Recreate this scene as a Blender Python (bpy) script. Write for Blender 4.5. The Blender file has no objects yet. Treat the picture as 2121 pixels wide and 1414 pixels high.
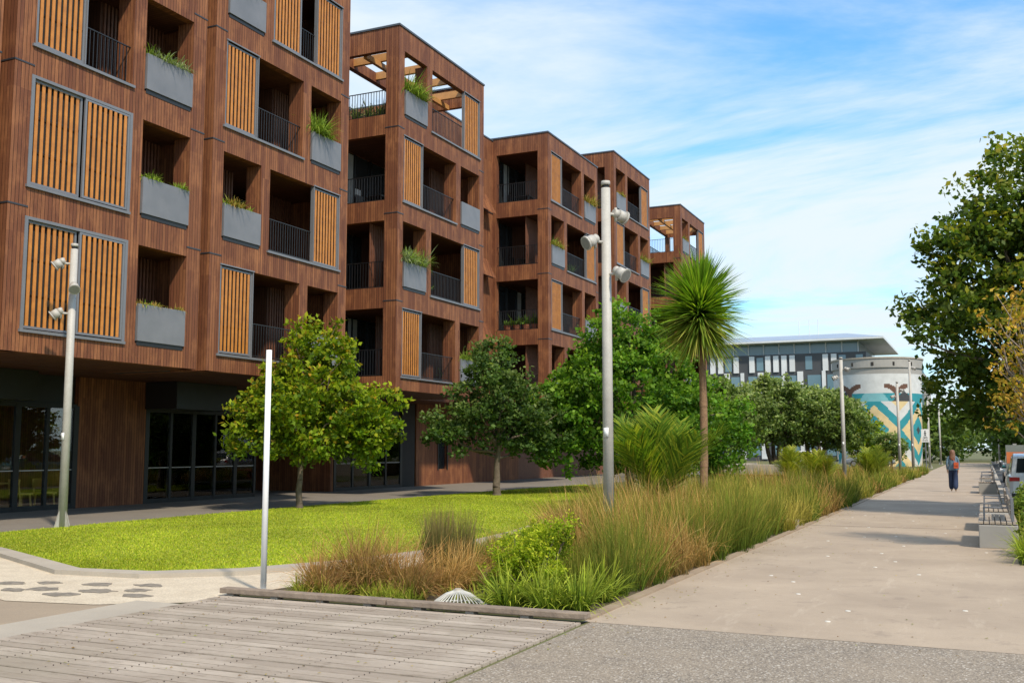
import bpy, math, random
import numpy as np
from mathutils import Vector
random.seed(7); rng=np.random.default_rng(7)
sc=bpy.context.scene
R=math.radians
# ---------------------------------------------------------------- materials
def nt(name):
    m=bpy.data.materials.new(name); m.use_nodes=True
    n=m.node_tree; n.nodes.clear()
    out=n.nodes.new('ShaderNodeOutputMaterial')
    b=n.nodes.new('ShaderNodeBsdfPrincipled'); n.links.new(b.outputs[0],out.inputs[0])
    return m,n,b,out
def mth(n,op,a,b=None,c=None):
    x=n.nodes.new('ShaderNodeMath'); x.operation=op
    for i,v in enumerate((a,b,c)):
        if v is None: continue
        if isinstance(v,(int,float)): x.inputs[i].default_value=v
        else: n.links.new(v,x.inputs[i])
    return x.outputs[0]
def mixc(n,f,a,b,mode='MIX'):
    x=n.nodes.new('ShaderNodeMix'); x.data_type='RGBA'; x.blend_type=mode
    for i,v in ((0,f),(6,a),(7,b)):
        if isinstance(v,(int,float)): x.inputs[i].default_value=v
        elif isinstance(v,tuple): x.inputs[i].default_value=(*v[:3],1)
        else: n.links.new(v,x.inputs[i])
    return x.outputs[2]
def noise(n,vec,scale,det=3,rough=.55,w=None):
    x=n.nodes.new('ShaderNodeTexNoise'); x.inputs['Scale'].default_value=scale
    x.inputs['Detail'].default_value=det; x.inputs['Roughness'].default_value=rough
    if vec is not None: n.links.new(vec,x.inputs['Vector'])
    return x.outputs[0]
def ramp(n,v,p0,p1):
    x=n.nodes.new('ShaderNodeMapRange'); x.inputs[1].default_value=p0; x.inputs[2].default_value=p1
    n.links.new(v,x.inputs[0]); return x.outputs[0]
def objc(n,scale=None):
    t=n.nodes.new('ShaderNodeNewGeometry'); o=t.outputs['Position']
    if scale:
        mp=n.nodes.new('ShaderNodeMapping'); mp.inputs['Scale'].default_value=scale
        n.links.new(o,mp.inputs[0]); o=mp.outputs[0]
    return o
def bump(n,b,h,st=.3,d=.02):
    x=n.nodes.new('ShaderNodeBump'); x.inputs['Strength'].default_value=st; x.inputs['Distance'].default_value=d
    n.links.new(h,x.inputs['Height']); n.links.new(x.outputs[0],b.inputs['Normal'])
def simple(name,c1,c2=None,scale=3,rough=.7,metal=0,bst=0,bscale=None,fine=None):
    m,n,b,o=nt(name)
    c2=c2 or tuple(v*.8 for v in c1)
    p=objc(n); f=ramp(n,noise(n,p,scale,5,.6),.3,.7)
    col=mixc(n,f,c1,c2)
    if fine:
        g=ramp(n,noise(n,p,fine[0],2,.6),.35,.65)
        col=mixc(n,g,col,fine[1]) if len(fine)<3 else mixc(n,mth(n,'MULTIPLY',g,fine[2]),col,fine[1])
    n.links.new(col,b.inputs['Base Color']); b.inputs['Roughness'].default_value=rough; b.inputs['Metallic'].default_value=metal
    if bst: bump(n,b,noise(n,p,bscale or scale*8,4,.6),bst)
    return m
def clad(name,base,light,pitch=.098,dark=(.016,.008,.005)):
    m,n,b,o=nt(name)
    g=n.nodes.new('ShaderNodeNewGeometry'); s=n.nodes.new('ShaderNodeSeparateXYZ'); n.links.new(g.outputs['Position'],s.inputs[0])
    sn=n.nodes.new('ShaderNodeSeparateXYZ'); n.links.new(g.outputs['Normal'],sn.inputs[0])
    isz=mth(n,'GREATER_THAN',mth(n,'ABSOLUTE',sn.outputs[2]),.7)
    notz=mth(n,'SUBTRACT',1,isz)
    c=mth(n,'ADD',s.outputs[1],mth(n,'MULTIPLY',s.outputs[0],notz))
    q=mth(n,'DIVIDE',c,pitch); idx=mth(n,'FLOOR',q); fr=mth(n,'FRACT',q)
    seg=mth(n,'FLOOR',mth(n,'MULTIPLY',s.outputs[2],.3125))
    wn=n.nodes.new('ShaderNodeTexWhiteNoise'); wn.noise_dimensions='2D'
    cb=n.nodes.new('ShaderNodeCombineXYZ'); n.links.new(idx,cb.inputs[0]); n.links.new(seg,cb.inputs[1]); n.links.new(cb.outputs[0],wn.inputs['Vector'])
    wp=mth(n,'POWER',wn.outputs[0],2.0)
    col=mixc(n,mth(n,'MULTIPLY',wp,.45),base,light)
    big=ramp(n,noise(n,objc(n,(1.3,1.3,.7)),1.5,5,.65),.48,.76)
    col=mixc(n,mth(n,'MULTIPLY',big,.75),col,light)
    st=noise(n,objc(n,(16,16,1.0)),2.2,4,.6)
    col=mixc(n,mth(n,'MULTIPLY',ramp(n,st,.4,.75),.5),col,tuple(v*.42 for v in base))
    gr=mth(n,'LESS_THAN',mth(n,'ABSOLUTE',mth(n,'SUBTRACT',fr,.5)),.445)
    col=mixc(n,gr,dark,col)
    n.links.new(col,b.inputs['Base Color']); b.inputs['Roughness'].default_value=.6; b.inputs['Specular IOR Level'].default_value=.2
    bump(n,b,gr,.5,.01)
    return m
WOOD=clad('wood_cladding',(.172,.063,.033),(.44,.185,.078))
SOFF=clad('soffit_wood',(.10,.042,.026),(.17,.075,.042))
SLAT=simple('shutter_slat_wood',(.58,.225,.038),(.40,.145,.026),4,.5)
DSLAT=simple('dark_slat_wood',(.19,.075,.038),(.12,.045,.024),5,.6)
BEAMW=simple('pergola_timber',(.58,.30,.10),(.46,.23,.08),5,.5)
GREY=simple('grey_metal',(.20,.20,.215),(.17,.175,.19),2,.45,.2)
PLG=simple('planter_grey',(.20,.20,.215),(.15,.155,.17),1.3,.45,.1)
BLACK=simple('black_metal',(.018,.018,.02),(.012,.012,.013),3,.4)
DARK=simple('dark_interior',(.03,.026,.022),(.02,.018,.016),2,.8)
JOINT=simple('joint_flashing',(.04,.042,.05),None,3,.4)
COP=simple('coping_metal',(.09,.10,.115),None,3,.4,.3)
def glassmat(name,tint,alpha,rough=.03):
    m,n,b,o=nt(name); b.inputs['Base Color'].default_value=(*tint,1); b.inputs['Roughness'].default_value=rough
    b.inputs['Specular IOR Level'].default_value=.8
    if alpha<1:
        t=n.nodes.new('ShaderNodeBsdfTransparent'); t.inputs[0].default_value=(.9,.93,.92,1)
        gl=n.nodes.new('ShaderNodeBsdfGlossy'); gl.inputs['Roughness'].default_value=.02
        fr=n.nodes.new('ShaderNodeFresnel'); fr.inputs[0].default_value=1.45
        mx=n.nodes.new('ShaderNodeMixShader'); n.links.new(fr.outputs[0],mx.inputs[0])
        n.links.new(t.outputs[0],mx.inputs[1]); n.links.new(gl.outputs[0],mx.inputs[2]); n.links.new(mx.outputs[0],o.inputs[0])
    return m
GLASS=glassmat('window_glass_dark',(.02,.025,.028),1)
CGLASS=glassmat('clear_glass',(.02,.02,.02),.4)
BGLASS=glassmat('blue_glass',(.13,.22,.27),1,.12)
CURT=simple('curtain_fabric',(.4,.4,.38),(.3,.3,.29),4,.9)
CHAIR=simple('orange_chair_wood',(.85,.50,.12),None,4,.5)
POLE=simple('painted_pole_grey',(.47,.45,.41),(.40,.38,.345),5,.55,fine=(40,(.28,.26,.23),.25))
WHITE=simple('white_paint',(.82,.82,.81),(.76,.76,.75),4,.5)
LENS=simple('lamp_lens',(.25,.25,.24),None,20,.2)
CONC=simple('concrete',(.44,.385,.31),(.34,.295,.24),1.2,.85,bst=.2,bscale=30,fine=(60,(.26,.23,.19),.3))
CONCG=simple('grey_concrete',(.36,.345,.32),(.28,.27,.25),.8,.85,bst=.2,bscale=10)
BARK=simple('bark',(.15,.115,.08),(.08,.06,.042),9,.9,bst=.6,bscale=25)
BARKB=simple('cabbage_bark',(.30,.18,.10),(.18,.105,.06),14,.9,bst=.8,bscale=30)
def leafmat(name,tr=.35,rough=.5):
    m,n,b,o=nt(name)
    a=n.nodes.new('ShaderNodeAttribute'); a.attribute_name='Col'
    n.links.new(a.outputs['Color'],b.inputs['Base Color']); b.inputs['Roughness'].default_value=rough
    b.inputs['Specular IOR Level'].default_value=.15
    t=n.nodes.new('ShaderNodeBsdfTranslucent'); n.links.new(mixc(n,1.0,a.outputs['Color'],(1.25,1.35,.5),'MULTIPLY'),t.inputs[0])
    mx=n.nodes.new('ShaderNodeMixShader'); mx.inputs[0].default_value=tr
    n.links.new(b.outputs[0],mx.inputs[1]); n.links.new(t.outputs[0],mx.inputs[2]); n.links.new(mx.outputs[0],o.inputs[0])
    return m
LEAF=leafmat('leaf_surface',.4); GRASSM=leafmat('grass_blade',.25,.65)
# ---------------------------------------------------------------- mesh helpers
def link(o,parent=None):
    sc.collection.objects.link(o)
    if parent: o.parent=parent
    return o
def empty(name,loc=(0,0,0)):
    e=bpy.data.objects.new(name,None); e.location=loc; e.empty_display_size=.3
    return link(e)
class MB:
    def __init__(s): s.v=[];s.f=[];s.m=[];s.mats=[]
    def mi(s,m):
        if m not in s.mats: s.mats.append(m)
        return s.mats.index(m)
    def box(s,x0,x1,y0,y1,z0,z1,m):
        if x0>x1:x0,x1=x1,x0
        if y0>y1:y0,y1=y1,y0
        b=len(s.v); i=s.mi(m)
        s.v+=[(x0,y0,z0),(x1,y0,z0),(x1,y1,z0),(x0,y1,z0),(x0,y0,z1),(x1,y0,z1),(x1,y1,z1),(x0,y1,z1)]
        for q in ((0,3,2,1),(4,5,6,7),(0,1,5,4),(1,2,6,5),(2,3,7,6),(3,0,4,7)):
            s.f.append(tuple(b+k for k in q)); s.m.append(i)
    def poly(s,pts,m):
        b=len(s.v); s.v+=[tuple(p) for p in pts]; s.f.append(tuple(range(b,b+len(pts)))); s.m.append(s.mi(m))
    def prism(s,pts,z0,z1,m):
        n=len(pts); b=len(s.v); i=s.mi(m)
        s.v+=[(p[0],p[1],z0) for p in pts]+[(p[0],p[1],z1) for p in pts]
        s.f.append(tuple(b+n+k for k in range(n))); s.m.append(i)
        s.f.append(tuple(b+k for k in reversed(range(n)))); s.m.append(i)
        for k in range(n):
            s.f.append((b+k,b+(k+1)%n,b+n+(k+1)%n,b+n+k)); s.m.append(i)
    def cyl(s,p0,p1,r0,r1,m,n=12,caps=True):
        p0=Vector(p0);p1=Vector(p1);d=(p1-p0).normalized()
        a=d.orthogonal().normalized(); c=d.cross(a); b=len(s.v); i=s.mi(m)
        for p,r in ((p0,r0),(p1,r1)):
            for k in range(n):
                t=2*math.pi*k/n; s.v.append(tuple(p+a*(r*math.cos(t))+c*(r*math.sin(t))))
        for k in range(n):
            s.f.append((b+k,b+(k+1)%n,b+n+(k+1)%n,b+n+k)); s.m.append(i)
        if caps:
            s.f.append(tuple(b+k for k in reversed(range(n)))); s.m.append(i)
            s.f.append(tuple(b+n+k for k in range(n))); s.m.append(i)
    def build(s,name,parent=None,smooth=False,bevel=0):
        me=bpy.data.meshes.new(name); me.from_pydata(s.v,[],s.f)
        for m in s.mats: me.materials.append(m)
        me.polygons.foreach_set('material_index',s.m)
        if smooth: me.polygons.foreach_set('use_smooth',[len(f)==4 for f in s.f])
        me.update(); o=bpy.data.objects.new(name,me); link(o,parent)
        if bevel:
            b=o.modifiers.new('bevel','BEVEL'); b.width=bevel; b.segments=2; b.limit_method='ANGLE'
        return o
def npmesh(name,V,F,C,mat,parent=None,smooth=False):
    V=np.asarray(V,dtype=np.float32).reshape(-1,3); F=np.asarray(F,dtype=np.int32); k=F.shape[1]
    me=bpy.data.meshes.new(name); me.vertices.add(len(V)); me.vertices.foreach_set('co',V.ravel())
    me.loops.add(F.size); me.loops.foreach_set('vertex_index',F.ravel())
    me.polygons.add(len(F)); me.polygons.foreach_set('loop_start',np.arange(0,F.size,k,dtype=np.int32))
    me.polygons.foreach_set('loop_total',np.full(len(F),k,dtype=np.int32))
    if smooth: me.polygons.foreach_set('use_smooth',np.ones(len(F),dtype=bool))
    me.update(calc_edges=True); me.validate()
    a=me.color_attributes.new('Col','FLOAT_COLOR','POINT')
    C4=np.ones((len(V),4),dtype=np.float32); C4[:,:3]=np.clip(C,0,1); a.data.foreach_set('color',C4.ravel())
    me.materials.append(mat); o=bpy.data.objects.new(name,me); return link(o,parent)
def unit(a): return a/np.maximum(np.linalg.norm(a,axis=-1,keepdims=True),1e-6)
def palette(n,cols,jit=.2):
    cols=np.array(cols); c=cols[rng.integers(0,len(cols),n)]; return c*(1+rng.normal(0,jit,(n,1)))
class Blades:
    def __init__(s): s.V=[];s.F=[];s.C=[];s.n=0
    def add(s,base,d,L,w,droop,cols,segs=4,tip=None,wexp=.8,side=None):
        N=len(base); d=unit(d); 
        if side is None:
            side=np.cross(d,np.array([0,0,1.])+rng.normal(0,.35,(N,3)))
        side=unit(side)
        t=np.linspace(0,1,segs+1)[None,:,None]
        P=base[:,None,:]+d[:,None,:]*L[:,None,None]*t
        P=P+np.array([0,0,-1.])*(droop*L)[:,None,None]*t**2.2
        wt=(1-np.linspace(0,1,segs+1)**2*.96)**wexp
        W=side[:,None,:]*(w[:,None]*wt[None,:])[:,:,None]*.5
        V=np.stack([P-W,P+W],2).reshape(-1,3)
        m=2*(segs+1); b=(np.arange(N)*m)[:,None,None]+(np.arange(segs)*2)[None,:,None]+np.array([0,1,3,2])[None,None,:]
        s.F.append(b.reshape(-1,4)+s.n); s.V.append(V); s.n+=len(V)
        if tip is None: tip=cols
        tt=t**1.4
        cc=cols[:,None,:]*(1-tt)+tip[:,None,:]*tt
        s.C.append(np.repeat(cc,2,axis=1).reshape(-1,3))
    def build(s,name,parent=None,mat=None):
        return npmesh(name,np.concatenate(s.V),np.concatenate(s.F),np.concatenate(s.C),mat or GRASSM,parent)
def tussock(B,x,y,n,h,spread,cols,tips,w=.008,droop=.35,rad=.12,z=0,up=1.0,wind=(0,0),segs=4):
    a=rng.uniform(0,2*np.pi,n); r=rad*np.sqrt(rng.uniform(0,1,n))
    base=np.stack([x+r*np.cos(a),y+r*np.sin(a),np.full(n,z)],1)
    sp=np.abs(rng.normal(0,spread,n)); a2=a+rng.normal(0,.5,n)
    d=np.stack([sp*np.cos(a2)+wind[0],sp*np.sin(a2)+wind[1],np.full(n,up)],1)
    L=h*rng.uniform(.5,1.15,n)
    tone=1+rng.normal(0,.14)
    B.add(base,d,L,np.full(n,w)*rng.uniform(.7,1.3,n),droop*rng.uniform(.3,1.6,n),palette(n,cols,.28)*tone,segs,palette(n,tips,.28)*tone)
def leaves(V,F,C,off,P,size,cols,upb=.4,ratio=.32):
    N=len(P); nn=unit(rng.normal(0,1,(N,3))+np.array([0,0,upb*1.5])); d=unit(np.cross(nn,rng.normal(0,1,(N,3)))); s_=np.cross(nn,d)
    L=(size*rng.uniform(.6,1.35,N))[:,None]; w=L*ratio
    v=np.stack([P,P+d*L*.45+s_*w-nn*L*.04,P+d*L-nn*L*.12,P+d*L*.45-s_*w-nn*L*.04],1).reshape(-1,3)
    f=(np.arange(N)*4)[:,None]+np.arange(4)[None,:]+off
    V.append(v);F.append(f);C.append(np.repeat(cols,4,axis=0)); return off+4*N
def crown(name,blobs,ncl,lpc,cs,size,cols,top=None,parent=None,ratio=.32,shell=.4,seedpts=None):
    vol=np.array([b[3]*b[4]*b[5] for b in blobs])**.85; pr=vol/vol.sum()
    bi=rng.choice(len(blobs),ncl,p=pr); B=np.array(blobs)[bi]
    u=unit(rng.normal(0,1,(ncl,3))); r=rng.uniform(0,1,ncl)**shell
    cen=B[:,:3]+u*B[:,3:]*r[:,None]
    n=ncl*lpc; idx=np.repeat(np.arange(ncl),lpc)
    off3=rng.normal(0,1,(n,3)); off3=unit(off3)*(rng.uniform(0,1,(n,1))**.5)*np.array([cs,cs,cs*.7])*rng.uniform(.6,1.35,(ncl,1))[idx]
    P=cen[idx]+off3
    clb=rng.normal(0,.2,(ncl,1))[idx]
    c=palette(n,cols,.18)*(1+clb)
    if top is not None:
        zz=(off3[:,2]/cs+.4*(cen[idx][:,2]-B[idx][:,2])/B[idx][:,5]); k=np.clip(zz*1.2+rng.normal(-.05,.3,n),0,1)[:,None]  # leaves higher in a cluster take the top palette: painted light from above
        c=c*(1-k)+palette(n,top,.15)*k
    V=[];F=[];C=[]; leaves(V,F,C,0,P,size,c,ratio=ratio)
    npmesh(name,np.concatenate(V),np.concatenate(F),np.concatenate(C),LEAF,parent)
    return cen
def limbs(mb,p0,p1,r0,r1,seg=4,wob=.12,mat=None):
    p0=Vector(p0);p1=Vector(p1);L=(p1-p0).length; prev=p0; pr=r0
    for i in range(1,seg+1):
        t=i/seg; p=p0.lerp(p1,t)+Vector((random.gauss(0,wob),random.gauss(0,wob),random.gauss(0,wob*.5)))*L*.25*(0 if i==seg else 1)
        p.z+=math.sin(t*math.pi)*-.04*L; r=r0+(r1-r0)*t
        mb.cyl(prev,p,pr,r,mat or BARK,8,False); prev=p; pr=r
def tree(name,x,y,th,tr,blobs,ncl,lpc,cs,size,cols,top=None,stems=1,nlimb=26,ratio=.32,shell=.4,lean=(0,0),bark=None):
    e=empty(name,(x,y,0)); cen=crown('foliage',blobs,ncl,lpc,cs,size,cols,top,e,ratio,shell)
    mb=MB(); bark=bark or BARK
    forks=[]
    for s in range(stems):
        a=2*math.pi*s/stems+.5; k=0 if stems==1 else .35
        bx,by=k*.3*math.cos(a),k*.3*math.sin(a)
        fx,fy=lean[0]+k*th*.9*math.cos(a),lean[1]+k*th*.9*math.sin(a)
        mb.cyl((bx,by,-.05),(bx+(fx-bx)*.1,by+(fy-by)*.1,th*.1),tr*1.5,tr*1.1,bark,10,False)
        limbs(mb,(bx+(fx-bx)*.1,by+(fy-by)*.1,th*.1),(fx,fy,th),tr*1.1,tr*.75,4,.1,bark); forks.append((fx,fy,th))
        zt=max(b[2] for b in blobs)
        limbs(mb,(fx,fy,th),(fx*1.3,fy*1.3,zt),tr*.75,tr*.2,4,.15,bark)
    for c in cen[rng.choice(len(cen),min(nlimb,len(cen)),replace=False)]:
        f=random.choice(forks); q=Vector(c); st=Vector(f)+Vector((0,0,max(0,(q.z-f[2])*.35)))
        limbs(mb,st,q,tr*.4,tr*.06,4,.2,bark)
    mb.build('trunk',e,True); return e
# ---------------------------------------------------------------- ground
ground_m=simple('ground_grass',(.10,.12,.03),(.13,.11,.05),.6,.95,bst=.4,bscale=12)
mb=MB(); mb.poly([(-900,-300,0),(900,-300,0),(900,1500,0),(-900,1500,0)],ground_m); mb.build('ground')
ASPH=simple('walkway_asphalt',(.25,.215,.175),(.19,.165,.135),.7,.9,bst=.3,bscale=80,fine=(120,(.12,.105,.09),.5))
BROWNP=simple('brown_paving',(.38,.295,.205),(.29,.225,.16),.9,.9,bst=.2,bscale=70,fine=(90,(.20,.16,.12),.45))
mb=MB(); mb.poly([(-33,-6,.004),(-8.7,-6,.004),(-8.7,8.55,.004),(-9.3,10.2,.004),(-11.5,10.4,.004),(-14.8,12,.004),(-18,13.3,.004),(-33,13.3,.004)],BROWNP); mb.build('plaza_paving')
mb=MB(); mb.poly([(-34,13.3,.006),(-18,13.3,.006),(-18.3,20,.006),(-18.2,30,.006),(-17.4,46,.006),(-17,95,.006),(-34,95,.006)],ASPH); mb.build('building_walkway')
PALE=simple('pale_aggregate',(.72,.62,.47),(.54,.45,.33),2.5,.9,bst=.5,bscale=60,fine=(55,(.36,.30,.23),.65))
mb=MB(); mb.poly([(-16.5,10.6,.010),(-12,9.0,.010),(-10.1,8.3,.010),(-8.95,8.5,.010),(-8.05,9.1,.010),(-8.05,9.72,.010),(-7.6,12,.010),(-7.7,15.5,.010),(-8.6,15.5,.010),(-9.2,11.7,.010),(-11.4,10.4,.010),(-14.8,12,.010)],PALE); mb.build('aggregate_paving')
mb=MB(); mb.box(-8.72,-8.10,-6,8.9,-.1,.016,CONC); mb.build('concrete_edging')
STONE=simple('stepping_stone',(.20,.175,.14),(.11,.095,.08),5,.9,bst=.6,bscale=25,fine=(14,(.34,.29,.23),.5))
mb=MB()
for (sx,sy) in [(-10.9,9.6),(-10.5,9.15),(-10.2,9.75),(-9.75,9.3),(-9.9,8.9),(-9.35,9.55),(-9.05,9.2),(-11.3,9.35),(-10.75,8.95),(-9.55,9.95)]:
    n=15; pts=[]; rr=random.uniform(.14,.22)
    for k in range(n):
        a=2*math.pi*k/n; r=rr*random.uniform(.72,1.2); pts.append((sx+r*1.2*math.cos(a),sy+r*.8*math.sin(a)))
    mb.prism(pts,-.01,.017,STONE)
mb.build('stepping_stones')
edge=[(-10.3,10.75),(-9.45,11.5),(-8.75,13),(-8.35,15.2),(-8.75,19),(-9.7,24)]
lawn=[(-18,13.45),(-14.8,12.15),(-11.45,10.6)]+edge+[(-11.0,29),(-13,35),(-15,41),(-17.3,46),(-17.9,38),(-18.15,30),(-18.25,20)]
LAWN=simple('lawn_turf',(.24,.295,.015),(.30,.32,.025),1.4,.95,bst=.6,bscale=60,fine=(30,(.13,.19,.01),.5))
mb=MB(); mb.prism(lawn,-.05,.045,LAWN); mb.build('lawn')
kerbline=[(-18.2,13.2),(-14.85,11.85),(-11.6,10.3),(-10.2,10.42),(-9.15,11.25),(-8.45,12.9),(-8.02,15.2),(-8.42,19),(-9.4,24)]
mb=MB(); inner=[(-18.0,13.45),(-14.8,12.15),(-11.45,10.6)]+edge
for i in range(len(kerbline)-1):
    mb.prism([kerbline[i],kerbline[i+1],inner[i+1],inner[i]],-.05,.07,CONC)
mb.build('lawn_kerb')
def inpoly(P,poly):
    x,y=P[:,0],P[:,1]; r=np.zeros(len(P),bool); j=len(poly)-1
    for i in range(len(poly)):
        xi,yi=poly[i];xj,yj=poly[j]
        c=((yi>y)!=(yj>y))&(x<(xj-xi)*(y-yi)/((yj-yi)+1e-9)+xi); r^=c; j=i
    return r
P=np.stack([rng.uniform(-18.3,-8.3,440000),10.5+35.5*rng.uniform(0,1,440000)**1.7],1); P=P[inpoly(P,lawn)][:180000]
n=len(P); base=np.column_stack([P,np.full(n,.04)])
Bl=Blades(); tone=(np.sin(P[:,0]*1.7+np.sin(P[:,1]*.9)*1.5)+np.sin(P[:,1]*1.1+P[:,0]*.6)+.6*np.sin(P[:,0]*5+np.sin(P[:,1]*4)*2))[:,None]*.11
Bl.add(base,np.column_stack([rng.normal(0,.6,n),rng.normal(0,.6,n),np.ones(n)]),rng.uniform(.025,.055,n),np.full(n,.011)*(1+base[:,1]/30),np.full(n,.2),palette(n,[(.30,.38,.015),(.37,.41,.025),(.21,.30,.015),(.44,.43,.05)])*(1+tone),1)
Bl.build('lawn_grass')
# paths
PATH,n,b,o=nt('path_concrete')
p=objc(n); f=ramp(n,noise(n,p,.55,6,.65),.3,.72); col=mixc(n,f,(.43,.34,.25),(.31,.24,.175))
col=mixc(n,mth(n,'MULTIPLY',ramp(n,noise(n,p,110,2,.6),.5,.7),.35),col,(.20,.16,.12))
col=mixc(n,mth(n,'MULTIPLY',ramp(n,noise(n,objc(n,(3,.5,1)),1.2,5,.7),.58,.72),.35),col,(.55,.46,.36))
col=mixc(n,mth(n,'MULTIPLY',ramp(n,noise(n,p,2.4,7,.75),.56,.68),.5),col,(.20,.155,.12))
n.links.new(col,b.inputs['Base Color']); b.inputs['Roughness'].default_value=.85; bump(n,b,noise(n,p,60,4,.6),.15)
AGG,n,b,o=nt('exposed_aggregate')
p=objc(n); v=n.nodes.new('ShaderNodeTexVoronoi'); v.inputs['Scale'].default_value=75; n.links.new(p,v.inputs['Vector'])
s=n.nodes.new('ShaderNodeSeparateColor'); n.links.new(v.outputs['Color'],s.inputs[0])
col=mixc(n,mth(n,'MULTIPLY',s.outputs[0],.9),(.13,.105,.08),(.36,.30,.23)); col=mixc(n,mth(n,'MULTIPLY',mth(n,'GREATER_THAN',s.outputs[1],.94),.7),col,(.62,.57,.5))
col=mixc(n,mth(n,'MULTIPLY',ramp(n,noise(n,p,.8,5,.6),.4,.7),.4),col,(.34,.27,.195))
col=mixc(n,mth(n,'MULTIPLY',ramp(n,noise(n,p,1.9,7,.75),.55,.68),.4),col,(.13,.105,.085))
n.links.new(col,b.inputs['Base Color']); b.inputs['Roughness'].default_value=.8; bump(n,b,v.outputs['Distance'],.4,.01)
mb=MB(); mb.poly([(-3.62,-6,.004),(6,-6,.004),(6,9.72,.004),(-3.62,9.72,.004)],AGG); mb.build('aggregate_pavement')
mb=MB(); mb.poly([(-3.70,9.72,.006),(3,9.72,.006),(3,17,.006),(.38,17,.006),(.38,140,.006),(-4.1,140,.006),(-3.95,60,.006)],PATH)
JT=simple('path_joint',(.16,.13,.1))
for yy in (24,36,48,60,72,84): mb.box(-3.9,.36,yy,yy+.02,.0065,.0095,JT)
mb.build('footpath')
mb=MB(); mb.box(-3.78,-3.66,9.85,60,-.1,.03,simple('steel_edging',(.26,.19,.13),(.34,.26,.18),4,.8)); mb.build('path_edging')
mb=MB(); STUD=simple('stud_metal',(.72,.68,.6),None,6,.4)
for i in range(46):
    yy=10.5+i*.75+random.uniform(-.3,.3); xx=random.choice([-2.9,-2.2,-1.5,-.8,-.2])+random.uniform(-.2,.2)
    mb.cyl((xx,yy,.004),(xx,yy,.012),.028,.026,STUD,10)
mb.build('path_studs')
STREET=simple('street_asphalt',(.065,.063,.06),(.05,.048,.046),.5,.9,bst=.3,bscale=80)
mb=MB(); mb.poly([(.6,31.5,.004),(9.5,31.5,.004),(9.5,160,.004),(.6,160,.004)],STREET); mb.poly([(6.05,-6,.004),(9.5,-6,.004),(9.5,31.4,.004),(6.05,31.4,.004)],STREET); mb.build('street')
mb=MB(); mb.box(.40,.58,31.4,120,-.05,.11,CONC); mb.build('street_kerb')
SOIL=simple('bed_mulch',(.075,.058,.035),(.12,.09,.05),4,.95,bst=.7,bscale=30)
mb=MB(); mb.poly([(-8.0,9.8,.003),(-3.75,9.8,.003),(-3.8,75,.003),(-9.5,75,.003),(-11,45,.003),(-10.5,27,.003),(-8.8,19,.003),(-8.3,15.3,.003),(-7.7,12,.003)],SOIL)
mb.poly([(.42,17.1,.003),(3.0,17.1,.003),(3.0,31.2,.003),(.42,31.2,.003)],SOIL); mb.build('planting_bed')
# deck
DECK,n,b,o=nt('weathered_deck')
g=n.nodes.new('ShaderNodeNewGeometry'); s=n.nodes.new('ShaderNodeSeparateXYZ'); n.links.new(g.outputs['Position'],s.inputs[0])
idx=mth(n,'FLOOR',mth(n,'DIVIDE',s.outputs[1],.145)); wn=n.nodes.new('ShaderNodeTexWhiteNoise'); wn.noise_dimensions='1D'; n.links.new(idx,wn.inputs['W'])
col=mixc(n,wn.outputs[0],(.33,.27,.215),(.52,.44,.36))
gr=ramp(n,noise(n,objc(n,(1.0,34,1)),2.5,5,.7),.35,.68); col=mixc(n,mth(n,'MULTIPLY',gr,.65),col,(.22,.17,.125))
col=mixc(n,mth(n,'MULTIPLY',ramp(n,noise(n,objc(n),1.1,4),.5,.7),.3),col,(.60,.52,.43))
col=mixc(n,mth(n,'MULTIPLY',ramp(n,noise(n,objc(n,(.8,2.4,1)),4,7,.75),.54,.68),.6),col,(.16,.12,.085))
col=mixc(n,mth(n,'MULTIPLY',ramp(n,noise(n,objc(n),.6,4),.5,.75),.4),col,(.24,.21,.14))
n.links.new(col,b.inputs['Base Color']); b.inputs['Roughness'].default_value=.8; bump(n,b,gr,.35)
e=empty('timber_deck'); mb=MB(); k=10
NAIL=simple('rusty_screw',(.08,.06,.05))
while (k+1)*.145<9.58:
    y0=k*.145
    xj=-8.07+random.uniform(1,3.4)
    mb.box(-8.07,xj-.003,y0+.008,y0+.133,-.06,.022+random.uniform(-.004,.004),DECK); mb.box(xj+.003,-3.66,y0+.009+random.uniform(0,.003),y0+.134,-.06,.022+random.uniform(-.004,.004),DECK)
    if k>38:
        for xx in np.arange(-7.9,-3.7,.6):
            for dy in (.035,.105): mb.cyl((xx,y0+dy,.02),(xx,y0+dy,.0275),.005,.005,NAIL,6)
    k+=1
mb.build('boards',e)
mb=MB(); mb.poly([(-8.07,1.3,.0035),(-3.66,1.3,.0035),(-3.66,9.7,.0035),(-8.07,9.7,.0035)],DARK); mb.build('underdeck',e)
mb=MB()
for xx in np.arange(-8.0,-3.7,.62): 
    mb.box(xx-.05,xx+.05,9.6,9.72,.0,.045,DECK)
BEAMG=simple('weathered_beam',(.29,.225,.17),(.17,.13,.10),6,.85,bst=.5,bscale=25)
mb.box(-8.14,-5.9,9.58,9.73,.045,.105,BEAMG); mb.box(-5.885,-3.62,9.58,9.73,.045,.102,BEAMG); mb.build('kerb_beam',e,bevel=.008)
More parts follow.
